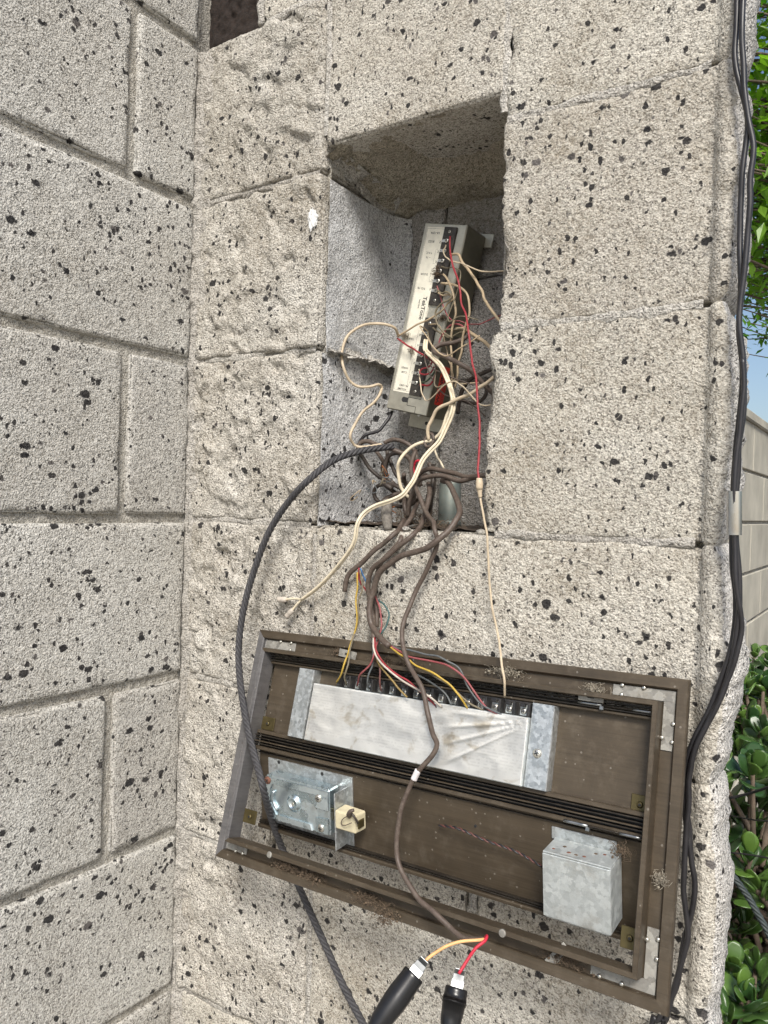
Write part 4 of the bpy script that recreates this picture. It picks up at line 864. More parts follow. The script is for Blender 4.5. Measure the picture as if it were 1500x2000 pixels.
# ================================================================== HANGING DOOR PANEL
PO = Vector((0.14256761, -0.01199997, -0.12519798)); PU = Vector((0.9995875, -0.00501469, 0.02827879)); PV = Vector((0.02585608, -0.27148962, -0.96209399)); PN = Vector((-0.012502, -0.9624283, 0.27124796))
PW, PH = 0.47594, 0.24783
pa = link('intercom_door_panel', None, label='brown metal intercom door panel hanging back side out below the niche', cat='door panel')
pm = Matrix.Identity(4)
for i in range(3): pm[i][0], pm[i][1], pm[i][2], pm[i][3] = PU[i], -PV[i], PN[i], PO[i]
pa.matrix_world = pm
# mitred frame rails from one extruded profile (inward distance, height)
prof = [(0.0, -0.001), (0.0, 0.0045), (0.0008, 0.0058), (0.0085, 0.0058), (0.0093, 0.0048), (0.0096, 0.0016), (0.0105, 0.0010), (0.0200, 0.0010), (0.0205, 0.0020), (0.0206, 0.0172), (0.0212, 0.0180), (0.0244, 0.0180), (0.0250, 0.0172), (0.0250, -0.001)]
def rail(A, B, inw, mt, name='frame_rail'):
    A = np.array(A); B = np.array(B); t = (B-A)/np.linalg.norm(B-A); n_ = np.array(inw)
    V = []; F = []
    for (dd, hh) in prof:
        for P_, sg in ((A, 1), (B, -1)):
            q = P_+n_*dd+t*dd*sg; V.append((q[0], q[1], hh))
    np_ = len(prof)
    for i in range(np_):
        j = (i+1) % np_; F.append((2*i, 2*i+1, 2*j+1, 2*j))
    F.append([2*i for i in range(np_)][::-1]); F.append([2*i+1 for i in range(np_)])
    return build(name, V, F, mt, pa)
r_top = rail((0, 0), (PW, 0), (0, -1), M['bronze'])
r_right = rail((PW, 0), (PW, -PH), (-1, 0), M['bronze'])
r_bot = rail((PW, -PH), (0, -PH), (0, 1), M['bronze'])
r_left = rail((0, -PH), (0, 0), (1, 0), M['bronze_lit'])
# corner plates with rivets
def lplate(cx, cy, sx, sy, a, b_, w_):
    mb = MB().cbox(min(cx, cx+sx*a), max(cx, cx+sx*a), min(cy, cy-sy*w_), max(cy, cy-sy*w_), 0.0012, 0.0022, 0.0002)
    mb.cbox(min(cx, cx+sx*w_), max(cx, cx+sx*w_), min(cy-sy*w_, cy-sy*b_), max(cy-sy*w_, cy-sy*b_), 0.0012, 0.0022, 0.0002)
    o = mb.build('corner_plate', M['corner'], pa)
    for (dx, dy) in ((a*0.85, w_*0.05), (a*0.5, w_*0.05), (a*0.85, w_*0.92), (w_*0.05, b_*0.85), (w_*0.05, b_*0.55), (w_*0.95, b_*0.8)):
        MB().cyl((cx+sx*dx, cy-sy*dy), 0.0021, 0.0016, 0.0022, 0.0036, 10, dome=0.0004).build('rivet', M['screw'], o, True)
lplate(PW-0.0105, -0.0105, -1, 1, 0.052, 0.048, 0.0092)
lplate(PW-0.0105, -PH+0.0105, -1, -1, 0.050, 0.046, 0.0092)
lplate(0.0105, -0.0105, 1, 1, 0.045, 0.03, 0.0092)
lplate(0.0105, -PH+0.0105, 1, -1, 0.030, 0.036, 0.0092)
# upper door leaf
mb = MB().cbox(0.0262, 0.4495, -0.1125, -0.0285, -0.0045, -0.0025, 0.0003); ud = mb.build('upper_door', M['bronze'], pa)
def ribs(parent, u0, u1, rows, name='door_rail'):
    for (v0, v1, h, mt) in rows:
        mb = MB().cbox(u0, u1, -v1, -v0, -0.0025, h, 0.0006); mb.build(name, M[mt], parent)
ribs(pa, 0.0265, 0.4490, ((0.0262, 0.0275, 0.0085, 'bronze_dark'), (0.0290, 0.0302, 0.0075, 'bronze_dark'), (0.0318, 0.0330, 0.0070, 'bronze_dark'), (0.0338, 0.0362, 0.0052, 'bronze')))
# middle rails with the hinge
ribs(pa, 0.0262, 0.4495, ((0.1088, 0.1128, 0.0062, 'bronze'), (0.1136, 0.1148, 0.0078, 'bronze_dark'), (0.1168, 0.1180, 0.0066, 'bronze_dark'), (0.1200, 0.1212, 0.0078, 'bronze'), (0.1228, 0.1240, 0.0060, 'bronze_dark'), (0.1258, 0.1296, 0.0052, 'bronze')))
mb = MB().cbox(0.0262, 0.4495, -0.1300, -0.1126, -0.0045, -0.0022, 0.0003); mb.build('hinge_web', M['bronze_dark'], pa)
# hinge pins with springs
for (u0, v, h) in ((0.386, 0.0302, 0.0075), (0.384, 0.1285, 0.0085)):
    def along(P0, P1, rad, sides=10): return tube([P0, ((P0[0]+P1[0])/2, P0[1], P0[2]), P1], rad, sides, 0.004)
    V, F = along((u0, -v, h), (u0+0.021, -v, h), 0.0013); hp = build('hinge_pin', V, F, M['chrome'], pa, True)
    V, F = along((u0+0.047, -v, h), (u0+0.064, -v, h), 0.0012); build('pin_tip', V, F, M['chrome'], hp, True)
    V, F = along((u0+0.021, -v, h), (u0+0.047, -v, h), 0.0007); build('pin_core', V, F, M['bronze_dark'], hp, True)
    hel = [(u0+0.021+0.026*i/240, -v+0.0012*math.cos(i*0.55), h+0.0012*math.sin(i*0.55)) for i in range(240)]
    V, F = tube(hel, 0.00028, 5, rs=False); build('spring', V, F, M['bronze_dark'], hp, True)
    mb = MB().cbox(u0+0.019, u0+0.0225, -v-0.004, -v-0.0005, h-0.002, h+0.0012, 0.0005); mb.build('pin_lever', M['chrome'], hp)
# galvanised straps
for (u0, u1, v0, v1, h) in ((0.0745, 0.0948, 0.0365, 0.1088, 0.0115), (0.3462, 0.3665, 0.0365, 0.1088, 0.0115)):
    mb = MB().cbox(u0, u1, -v1, -v0, h-0.0014, h, 0.0004).cbox(u0, u0+0.0014, -v1, -v0, -0.0025, h-0.0016, 0.0002).cbox(u1-0.0014, u1, -v1, -v0, -0.0025, h-0.0016, 0.0002)
    sp = mb.build('strap', M['galv'], pa)
    if u0 > 0.3:
        screw(sp, 0.3555, -0.079, h, 0.0042, 'screw', 0.4); cross(sp, 0.3555, -0.079, h+0.0019, 0.0036, 0.4)
# labelled board cover with clear film
mb = MB().cbox(0.1000, 0.3458, -0.1088, -0.0500, -0.0025, 0.0150, 0.0005); bc = mb.build('board_cover', M['galv_dull'], pa)
def foil():
    mm, nt, b = mat('board_label'); co = coords(nt, rnd=False)
    mp = N(nt, 'ShaderNodeMapping'); mp.inputs['Scale'].default_value = (1, 1, 1); L(nt, co, mp.inputs[0])
    sep = N(nt, 'ShaderNodeSeparateXYZ'); L(nt, mp.outputs[0], sep.inputs[0])
    # rows of tiny print
    row = math_n(nt, 'FRACT', math_n(nt, 'MULTIPLY', sep.outputs[1], 360.0))
    rowm = math_n(nt, 'LESS_THAN', row, 0.5)
    st = N(nt, 'ShaderNodeMapping'); st.inputs['Scale'].default_value = (520, 360, 1); L(nt, co, st.inputs[0])
    wn2 = N(nt, 'ShaderNodeTexWhiteNoise', noise_dimensions='2D')
    fl = N(nt, 'ShaderNodeVectorMath', operation='FLOOR'); L(nt, st.outputs[0], fl.inputs[0]); L(nt, fl.outputs[0], wn2.inputs['Vector'])
    pr = math_n(nt, 'MULTIPLY', rowm, math_n(nt, 'GREATER_THAN', wn2.outputs['Value'], 0.38))
    area = math_n(nt, 'MULTIPLY', math_n(nt, 'GREATER_THAN', sep.outputs[1], -0.1005), math_n(nt, 'LESS_THAN', sep.outputs[1], -0.0535))
    patch = ramp(nt, noise(nt, co, 26, 3, 0.5).outputs['Fac'], [(0.38, 0.25), (0.6, 0.75)])
    pr = math_n(nt, 'MULTIPLY', math_n(nt, 'MULTIPLY', pr, area), patch)
    stn = ramp(nt, noise(nt, co, 34, 4, 0.6, 0.5).outputs['Fac'], [(0.56, 0.0), (0.66, 1.0)])
    leftm = ramp(nt, sep.outputs[0], [(0.10, 1.0), (0.16, 0.0)])
    c = mixc(nt, math_n(nt, 'MULTIPLY', pr, 0.20), (0.88, 0.87, 0.83), (0.24, 0.22, 0.19))
    c = mixc(nt, math_n(nt, 'MULTIPLY', stn, 0.6), c, (0.36, 0.28, 0.15))
    L(nt, c, b.inputs['Base Color']); b.inputs['Roughness'].default_value = 0.35; b.inputs['Metallic'].default_value = 0.0
    return mm
M['foil'] = foil()
lb = rough_panel('board_label', (0.1010, -0.1080, 0.0153), X_, Y_, 0.2440, 0.0572, 0.004, lambda P: fbm(P*np.array([1, 1, 0]), 60, 2, 0.5, 61)*0.0001, M['foil'], 'printed white label with brown stains', parent=pa)
# rough_panel subtracts the parent's location: put the panel-local vertices back
def relocal(o):
    off = np.array(pa.location); me = o.data; n = len(me.vertices); a = np.empty(n*3); me.vertices.foreach_get('co', a); a = a.reshape(-1, 3)+off; me.vertices.foreach_set('co', a.ravel()); me.update()
relocal(lb)
def film():
    mm, nt, b = mat('clear_film'); out = nt.nodes['Material Output']
    tr = N(nt, 'ShaderNodeBsdfTransparent'); tr.inputs[0].default_value = (1.0, 1.0, 0.995, 1)
    gl = N(nt, 'ShaderNodeBsdfGlossy'); gl.inputs['Roughness'].default_value = 0.04
    fr = N(nt, 'ShaderNodeFresnel'); fr.inputs[0].default_value = 1.6
    mx = N(nt, 'ShaderNodeMixShader'); L(nt, math_n(nt, 'ADD', math_n(nt, 'MULTIPLY', fr.outputs[0], 1.0), 0.0, True), mx.inputs[0]); L(nt, tr.outputs[0], mx.inputs[1]); L(nt, gl.outputs[0], mx.inputs[2]); L(nt, mx.outputs[0], out.inputs[0])
    return mm
M['film'] = film()
def d_film(P):
    a = P[:, 0]; b_ = P[:, 1]
    th_ = np.arctan2(b_+0.0515, a-0.352)
    fan = np.clip(np.sin(th_*38), 0, 1)**3*np.clip((th_+math.pi-0.02)/0.05, 0, 1)*np.clip((-math.pi+0.62-th_)/0.05, 0, 1)*np.clip((a-0.262)/0.02, 0, 1)*np.clip((0.350-a)/0.02, 0, 1)
    long_ = np.abs(fbm(np.stack([a*0.5+b_*0.8, b_*1.4-a*0.4, 0*a], -1), 24, 3, 0.5, 66, True))
    return 0.0008+fan*0.0008+long_*0.0004+0.0004*(1+fbm(np.stack([a, b_, 0*a], -1), 40, 3, 0.5, 67))
fm = rough_panel('clear_film', (0.1000, -0.1078, 0.0156), X_, Y_, 0.2455, 0.0578, 0.0016, d_film, M['film'], 'wrinkled clear plastic film over the label', parent=pa); relocal(fm)
# barrier terminal strip along the board
mb = MB().cbox(0.1300, 0.3455, -0.0500, -0.0368, -0.0025, 0.0060, 0.0004); ts = mb.build('terminal_strip', M['black_plastic'], pa)
nf = 15
for i in range(nf+1):
    uu = 0.1312+i*(0.3440-0.1312)/nf
    mb = MB().cbox(uu-0.0012, uu+0.0012, -0.0497, -0.0375, 0.0060, 0.0150, 0.0004); mb.build('barrier', M['black_plastic'], ts)
    if i < nf:
        uc = uu+0.5*(0.3440-0.1312)/nf
        mb = MB().cbox(uc-0.0038, uc+0.0038, -0.0490, -0.0395, 0.0060, 0.0070, 0.0003); mb.build('terminal_plate', M['galv_dull'] if i % 3 else M['screw'], ts)
        screw(ts, uc, -0.0452, 0.0070, 0.0029, 'screw', i*0.7); cross(ts, uc, -0.0452, 0.0083, 0.0027, i*0.7)
        mb = MB().cbox(uc-0.0022, uc+0.0022, -0.0415, -0.0385, 0.0070, 0.0115, 0.0004); mb.build('clamp_tongue', M['black_plastic'], ts)
# brass clips and the lever scraps in the channel
for (u0, u1, v0, v1, z) in ((0.4355, 0.4500, 0.0965, 0.1120, -0.0018), (0.4360, 0.4505, 0.1960, 0.2120, -0.0010), (0.0250, 0.0430, 0.0945, 0.1085, -0.0018), (0.0250, 0.0430, 0.1930, 0.2070, -0.0010)):
    mb = MB().cbox(u0, u1, -v1, -v0, z, z+0.0012, 0.0003); o = mb.build('brass_clip', M['brass'], pa)
    uc, vc = (u0+u1)/2, (v0+v1)/2
    MB().cyl((uc, -vc), 0.0028, 0.0022, z+0.0012, z+0.0022, 12, dome=0.0004).build('rivet', M['brass'], o, True)
    MB().cyl((uc, -vc), 0.0012, 0.0012, z+0.0026, z+0.0028, 10).build('rivet_hole', M['slot'], o)
for (uu, vv, rz) in ((0.135, 0.0155, -0.1), (0.398, 0.0245, 0.0), (0.388, 0.2318, 0.9)):
    mb = MB().cbox(-0.011, 0.011, -0.004, 0.004, 0, 0.0012, 0.0004); o = mb.build('latch_plate', M['corner'], pa); o.location = (uu, -vv, 0.0028 if vv > 0.1 else 0.0105); o.rotation_euler = (0.1, 0.05, rz)
    MB().cbox(-0.003, 0.003, -0.0012, 0.0012, 0.0012, 0.0014, 0.0001).build('slot_hole', M['slot'], o)
for (uu, vv) in ((0.085, 0.2255), (0.345, 0.2255)):
    MB().cyl((uu, -vv), 0.0034, 0.0030, 0.0180, 0.0188, 14, dome=0.0003).build('rivet', M['corner'], pa, True)

# lower door leaf hangs from the middle hinge, swung back to the vertical
LD = dict(loc=(0, -0.1285, 0), rot=(math.radians(19.0), 0, 0))
mb = MB().cbox(0.0285, 0.4480, -0.0850, -0.0015, -0.0030, -0.0008, 0.0003); ld = mb.build('lower_door', M['bronze'], pa, **LD)
for (v0, v1, h, mt) in ((0.0035, 0.0046, 0.0012, 'bronze_dark'), (0.0795, 0.0806, 0.0030, 'bronze_dark'), (0.0812, 0.0824, 0.0040, 'bronze_dark'), (0.0832, 0.0868, 0.0060, 'bronze')):
    MB().cbox(0.0282, 0.4482, -v1, -v0, -0.0008, h, 0.0005).build('door_rail', M[mt], ld)
# lock
mb = MB().cbox(0.0425, 0.1570, -0.0790, -0.0080, -0.0008, 0.0008, 0.0002); lk = mb.build('lock_plate', M['galv'], pa, **LD)
for (a, b_) in ((0.058, 0.0105), (0.118, 0.0118)):
    MB().cyl((a, -b_), 0.0020, 0.0020, 0.0008, 0.0010, 12).build('screw_hole', M['slot'], lk)
lz = 0.0175
mb = MB().cbox(0.0540, 0.1400, -0.0660, -0.0190, 0.0008, lz, 0.0014); lc = mb.build('lock_case', M['zinc'], lk)
# pressed cover: rim and raised islands round the keyway
def poly_prism(pts, z0, z1, b=0.0008):
    n = len(pts); c = np.mean(np.array(pts), 0); V = [(x, y, z0) for x, y in pts]+[(x+(c[0]-x)*0.0, y, z1-b) for x, y in pts]
    V += [tuple(np.array((x, y))+(c-np.array((x, y)))/np.linalg.norm(c-np.array((x, y)))*b)+(z1,) for x, y in pts]
    F = []
    for q in range(2):
        for i in range(n): F.append((q*n+i, q*n+(i+1) % n, (q+1)*n+(i+1) % n, (q+1)*n+i))
    F.append(tuple(2*n+i for i in range(n))); return V, F
for pts in ([(0.0550, -0.0650), (0.0550, -0.0205), (0.1390, -0.0205), (0.1390, -0.0260), (0.0640, -0.0260), (0.0600, -0.0330), (0.0600, -0.0480), (0.0680, -0.0600), (0.0660, -0.0650)][::-1],
            [(0.0700, -0.0650), (0.0720, -0.0590), (0.1160, -0.0590), (0.1180, -0.0650)][::-1],
            [(0.1220, -0.0650), (0.1220, -0.0500), (0.1390, -0.0480), (0.1390, -0.0650)][::-1],
            [(0.1130, -0.0262), (0.1390, -0.0262), (0.1390, -0.0400), (0.1230, -0.0400), (0.1160, -0.0330)]):
    V, F = poly_prism(pts, lz-0.0005, lz+0.0018)
    me_ = build('cover_rib', V, F, M['zinc'], lk)
V, F = lathe([(0.0095, lz), (0.0090, lz+0.0012), (0.0070, lz+0.0016), (0.0066, lz+0.0030), (0.0050, lz+0.0034), (0.0046, lz+0.0010), (0.0, lz+0.0010)], 24)
o = build('keyway', np.array(V)+np.array((0.0930, -0.0420, 0)), F, M['zinc'], lk, True)
mb = MB().cbox(0.0918, 0.0946, -0.0445, -0.0405, lz+0.001, lz+0.0032, 0.0003); mb.build('key_hub', M['screw'], lk)
for (a, b_, mt) in ((0.1275, 0.0290, 'screw'), (0.1300, 0.0590, 'screw'), (0.0585, 0.0240, 'screw_rust')):
    screw(lk, a, -b_, lz+0.0018, 0.0042, mt, 0.3+a*9); cross(lk, a, -b_, lz+0.0038, 0.0036, 0.3+a*9)
V, F = tube([(0.066, -0.034, lz+0.0012), (0.064, -0.044, lz+0.0014), (0.070, -0.054, lz+0.0012)], 0.0018, 8, 0.002); build('cover_spring', V, F, M['zinc'], lk, True)
o = link('lettering', text_mesh('NO. 6012', 0.0038), lk, mat=M['galv_dull']); o.location = (0.1090, -0.0450, lz+0.0004); o.rotation_euler = (0, 0, -math.pi/2)
mb = MB().cbox(0.1400, 0.1560, -0.0520, -0.0395, 0.0040, 0.0120, 0.0006); mb.build('bolt', M['brass'], lk)
mb = MB().cbox(0.1490, 0.1504, -0.0770, -0.0190, 0.0008, 0.0215, 0.0003); mb.build('strike_bracket', M['galv'], lk)
# cream block at the bolt, with stub of cut wire
V = [(0.1508, -0.0530, 0.0050), (0.1508, -0.0345, 0.0050), (0.1765, -0.0360, 0.0050), (0.1765, -0.0545, 0.0050),
     (0.1508, -0.0530, 0.0230), (0.1508, -0.0345, 0.0230), (0.1745, -0.0362, 0.0215), (0.1750, -0.0542, 0.0215)]
F = [(4, 7, 6, 5), (0, 1, 2, 3), (0, 4, 5, 1), (3, 2, 6, 7), (1, 5, 6, 2), (0, 3, 7, 4)]
cb = build('cream_block', V, F, M['cream'], pa, **LD)
mod = cb.modifiers.new('bevel', 'BEVEL'); mod.width = 0.0016; mod.segments = 2
MB().cbox(0.1752, 0.1770, -0.0500, -0.0420, 0.009, 0.018, 0.0003).build('terminal_tab', M['brass'], cb)
V, F = tube([(0.168, -0.038, 0.021), (0.171, -0.033, 0.026), (0.174, -0.029, 0.027), (0.177, -0.028, 0.025)], [0.0022, 0.0026, 0.0022, 0.0014], 9, 0.002, 0.0006, 3); build('wire_stub', V, F, M['w_brown'], cb, True)
V, F = tube([(0.171, -0.034, 0.026), (0.163, -0.040, 0.026), (0.160, -0.046, 0.0245), (0.165, -0.046, 0.025), (0.174, -0.041, 0.026)], 0.0005, 6, 0.002); build('wire_stub', V, F, M['w_brown'], cb, True)
V, F = tube([(0.173, -0.032, 0.025), (0.177, -0.035, 0.025), (0.179, -0.042, 0.022)], 0.0012, 7, 0.002); build('wire_stub', V, F, M['w_brown_dark'], cb, True)
# folded galvanised box at the other end
bz = 0.030
mb = MB(); mb.cbox(0.3735, 0.4300, -0.0710, -0.0185, bz-0.0016, bz, 0.0006)
mb.cbox(0.3735, 0.4300, -0.0185, -0.0170, 0.0005, bz-0.0012, 0.0004).cbox(0.3735, 0.3750, -0.0710, -0.0188, 0.0005, bz-0.0018, 0.0004).cbox(0.4285, 0.4300, -0.0710, -0.0188, 0.0005, bz-0.0018, 0.0004).cbox(0.3752, 0.4283, -0.0725, -0.0711, 0.0005, bz-0.0012, 0.0004)
gbx = mb.build('chime_box', M['galv_dull'], pa, **LD)
mb = MB().cbox(0.3700, 0.4260, -0.0188, -0.0085, -0.0008, 0.0005, 0.0002); mb.build('box_flange', M['galv'], gbx)
# shavings and rust spots of dirt on its top face
for i in range(7):
    V, F = blob((0.380+i*0.0065, -0.0172, 0.006+0.016*rng.random()), (0.0018, 0.0005, 0.0016), i, 0.4, 6, 300); build('rust_spot', V, F, M['dirt'] if i % 2 else M['screw_rust'], gbx, True)
MB().cyl((0.2960, -0.0260), 0.0014, 0.0012, -0.0008, 0.0004, 10).build('bolt_hole', M['slot'], ld)

# ================================================================== CABLES
def wire(name, key, mt, rad, label, cat='wire', group=None, sides=10, wob=0.0003, step=0.003, extra=None):
    P_ = np.array(W[key]); base_ = P_[-1].copy()
    V, F = tube(P_, rad*0.92, sides, step, wob*2, sum(map(ord, key)))
    return build(name, np.asarray(V)-base_, F, M[mt], None, True, loc=tuple(base_), label=label, cat=cat, group=group)
BR = 'brown jacketed cables from the niche'
wire('brown_cable', 'long', 'w_brown', 0.0026, 'long brown cable snaking down over the door panel to the test clips', 'cable', BR)
wire('brown_cable', 'loop', 'w_brown', 0.0034, 'thick brown cable looping right past the pipe, stripped to yellow and red ends', 'cable', BR)
wire('brown_cable', 'dcab', 'w_brown', 0.0030, 'brown cable over the sill, stripped to red and white wires', 'cable', BR)
wire('brown_cable', 'ecab', 'w_brown', 0.0030, 'leftmost brown cable over the sill with its cut jacket end bent down', 'cable', BR)
wire('brown_cable', 'fcab', 'w_brown', 0.0028, 'brown cable hidden behind the others down the wall under the sill', 'cable', BR)
wire('brown_cable', 'bcab', 'w_brown', 0.0029, 'upper of two brown cables bent to the right edge of the niche', 'cable', BR)
wire('brown_cable', 'ccab', 'w_brown', 0.0029, 'lower of two brown cables bent to the right edge of the niche', 'cable', BR)
wire('brown_cable', 'gcab', 'w_brown', 0.0030, 'brown cable curled at the left of the niche above the black rope', 'cable', BR)
wire('brown_cable', 'hcab', 'w_brown', 0.0028, 'short arch of brown cable just under the power unit', 'cable', BR)
wire('black_lead', 'icab', 'w_black', 0.0022, 'black lead leaving the lower left end of the power unit', 'cable')
wire('dark_cable', 'jcab', 'w_brown_dark', 0.0026, 'dark cable running diagonally down from the rope end', 'cable', 'dark cables deep in the niche')
wire('dark_cable', 'kcab', 'w_brown_dark', 0.0027, 'dark cable loop at the bottom left of the niche', 'cable', 'dark cables deep in the niche')
wire('dark_cable', 'lcab', 'w_brown', 0.0026, 'brown S-bend of cable behind the rope end, left one', 'cable', 'dark cables deep in the niche')
wire('dark_cable', 'mcab', 'w_brown_dark', 0.0026, 'short upright dark cable behind the rope end, middle one', 'cable', 'dark cables deep in the niche')
wire('dark_cable', 'ncab', 'w_brown_dark', 0.0026, 'short dark cable behind the rope end, right one', 'cable', 'dark cables deep in the niche')
wire('dark_cable', 'pcab', 'w_brown', 0.0029, 'brown cable rising straight behind the tangle, left of the pipe', 'cable', 'dark cables deep in the niche')
wire('brown_cable', 'upper', 'w_brown', 0.0030, 'brown cable kinked against the lower side of the power unit', 'cable', BR)
wire('brown_cable', 'upper2', 'w_tan', 0.0022, 'dull tan cable from mid unit to the right niche edge', 'cable', BR)
wire('dark_cable', 'darkloop', 'w_brown_dark', 0.0027, 'dark cable arching up behind the red sticker', 'cable', 'dark cables deep in the niche')
wire('dark_cable', 'darkloop2', 'w_brown_dark', 0.0025, 'dark round cable loop right of the red sticker', 'cable', 'dark cables deep in the niche')
TG = 'loose cable loops at the back of the niche floor'
gt = np.random.RandomState(91)
for i in range(9):
    c0 = np.array((gt.uniform(0.235, 0.315), gt.uniform(0.075, 0.130), gt.uniform(0.018, 0.075))); rd = gt.uniform(0.014, 0.034); a0 = gt.uniform(0, 6.28); sp = gt.uniform(2.6, 5.2)
    t1 = gt.normal(0, 1, 3); t1 /= np.linalg.norm(t1); t2 = np.cross(t1, gt.normal(0, 1, 3)); t2 /= np.linalg.norm(t2)
    P_ = np.array([c0+rd*(math.cos(a0+sp*q)*t1+math.sin(a0+sp*q)*t2*0.8)+0.02*q*np.array((0.3, -0.4, -0.2)) for q in np.linspace(0, 1, 9)])
    P_[:, 0] = np.clip(P_[:, 0], 0.222, 0.40); P_[:, 1] = np.clip(P_[:, 1], 0.03, 0.142); P_[:, 2] = np.clip(P_[:, 2], 0.006, 0.12)
    V, F = tube(P_, 0.0027, 9, 0.003, 0.0003, i); build('cable_loop', V-P_[-1], F, M['w_brown_dark' if i % 2 else 'w_brown'], None, True, loc=tuple(P_[-1]), label='loose %s cable loop tangled at the back of the niche floor' % ('dark brown' if i % 2 else 'mid brown'), cat='cable', group=TG)
for i in range(8):
    c0 = np.array((gt.uniform(0.262, 0.300), gt.uniform(-0.004, 0.03), gt.uniform(0.02, 0.06))); P_ = np.array([c0+gt.normal(0, 0.0032, 3) for q in range(5)])
    V, F = tube(P_, 0.0005, 6, 0.001); build('copper_strand', V-P_[-1], F, M[('copper', 'w_tan', 'w_olive', 'w_slate')[i % 4]], None, True, loc=tuple(P_[-1]), label='tiny %s wire end curling in the cable tangle' % ('bare copper', 'tan', 'olive', 'grey')[i % 4], cat='wire', group='bare wire ends in the tangle')
for i in range(9):
    t_ = gt.uniform(0.10, 0.80); a = np.array(um @ Vector((S(0.66), T_(t_), 0.006)))
    e_ = np.array((gt.uniform(0.36, 0.425), gt.uniform(0.05, 0.12), a[2]-gt.uniform(0.02, 0.09)))
    P_ = [a]+[a+(e_-a)*q+np.array((gt.normal(0, 0.008), -abs(gt.normal(0.012, 0.006)), gt.normal(0, 0.010)-0.02*math.sin(q*3.1))) for q in (0.25, 0.5, 0.75)]+[e_]
    V, F = tube(P_, 0.0008, 7, 0.002, 0.0004, i); build('thin_wire', V-e_, F, M[('w_tan', 'w_olive', 'w_brown', 'w_tan_pale', 'w_pink')[i % 5]], None, True, loc=tuple(e_), label='thin stray %s wire sagging from the power unit terminals to the right' % ('tan', 'olive', 'brown', 'pale tan', 'dull red')[i % 5], cat='wire', group='stray wires over the power unit')
# cream twin lead: two conductors side by side
def twin(key, rad, mt, name, label, ends=None):
    P_ = resample(np.array(W[key]), 0.003); T__, A_, B_ = frames(P_); base_ = P_[-1].copy()
    view = CAM-P_; side = np.cross(T__, view); side /= np.linalg.norm(side, axis=1)[:, None]
    n = len(P_); tw = np.linspace(0, 2.2, n)
    o = link(name, None, label=label, cat='wire', loc=tuple(base_))
    nv = np.cross(side, T__)
    dirs = np.cos(tw*0.5)[:, None]*side+np.sin(tw*0.5)[:, None]*nv
    for s in (-1, 1):
        V, F = tube(P_+dirs*rad*0.92*s-base_, rad, 9, rs=False); build('conductor', V, F, M[mt], o, True)
    return o, P_, dirs
tw, twP, twD = twin('pair', 0.0015, 'w_cream', 'twin_lead', 'cream twin wire from the terminals ending in two white crimp connectors')
# splayed ends with crimp connectors
pe = Vector(W['pair'][-1])
for i, (tx, col) in enumerate(((Vector((0.1755, -0.012, -0.0865)), 0), (Vector((0.1860, -0.012, -0.0985)), 1))):
    V, F = tube([pe-pe, (tx-pe)*0.5+Vector((0, 0, 0.001)), tx-pe], 0.0013, 8, 0.002); build('lead_end', V, F, M['w_cream'], tw, True)
    dv = (tx-pe).normalized(); L0 = tx-pe
    V, F = tube([L0-dv*0.002, L0+dv*0.003, L0+dv*0.0045, L0+dv*0.010], [0.0028, 0.0036, 0.0031, 0.0033], 12, 0.0012); build('crimp_connector', V, F, M['crimp'] if 'crimp' in M else M['w_white'], tw, True)
wire('cream_wire', 'knotwire', 'w_cream', 0.0021, 'cream wire hanging through the taped knot under the power unit', 'wire', 'cream wires in the niche')
wire('cream_wire', 'rightcream', 'w_tan_pale', 0.0022, 'pinkish cream wire curving in from the right niche edge to the knot', 'wire', 'cream wires in the niche')
wire('cream_wire', 'thincream', 'w_cream', 0.0013, 'short thin cream wire end below the knot', 'wire', 'cream wires in the niche')
V, F = tube([(0.0055*math.cos(a), 0.004*math.sin(a)*0.5, 0.0075*math.sin(a)) for a in np.linspace(0, 2*math.pi, 30)], 0.0018, 8, rs=False)
kp = hitp = Vector(W['rightcream'][-1])
build('tape_ring', V, F, M['w_brown'], None, True, loc=tuple(kp), label='small brown tape ring binding the cream wires in a knot', cat='tape')
wire('tan_wire', 'tanloop', 'w_tan_pale', 0.0018, 'tan wire bowing out left of the power unit in a big loop', 'wire', 'tan wires on the power unit')
wire('tan_wire', 'tanA', 'w_tan', 0.0017, 'tan wire from the top terminals to the right niche edge', 'wire', 'tan wires on the power unit')
wire('tan_wire', 'tanB', 'w_tan', 0.0014, 'inner of two tan wires bowing down the right of the unit', 'wire', 'tan wires on the power unit')
wire('tan_wire', 'tanC', 'w_tan', 0.0014, 'outer of two tan wires bowing down the right of the unit', 'wire', 'tan wires on the power unit')
wire('curled_wire', 'curlE', 'w_olive', 0.0012, 'olive wire curled at the end of the upper terminal strip', 'wire', 'thin wires on the power unit')
wire('curled_wire', 'curlF', 'w_tan', 0.0012, 'thin tan wire crossing the white label diagonally', 'wire', 'thin wires on the power unit')
wire('red_wire', 'red', 'w_red', 0.0012, 'long thin red wire from the top terminal down past the niche', 'wire')
wire('red_wire', 'redA', 'w_red', 0.0012, 'thin red wire across the label to the lower terminals', 'wire')
wire('red_wire', 'redB', 'w_red', 0.0011, 'small red wire loop at the COM terminals', 'wire')
wire('green_wire', 'greenA', 'w_green', 0.0011, 'short dark green wire at the lowest terminal', 'wire')
wire('red_wire', 'pinkA', 'w_pink', 0.0012, 'dull red wire arching over the middle of the unit', 'wire')
wire('curled_wire', 'oliveA', 'w_olive', 0.0013, 'olive wire from mid unit towards the right niche edge', 'wire', 'thin wires on the power unit')
wire('curled_wire', 'oliveB', 'w_olive', 0.0012, 'olive wire looped low over the lower terminal strip', 'wire', 'thin wires on the power unit')
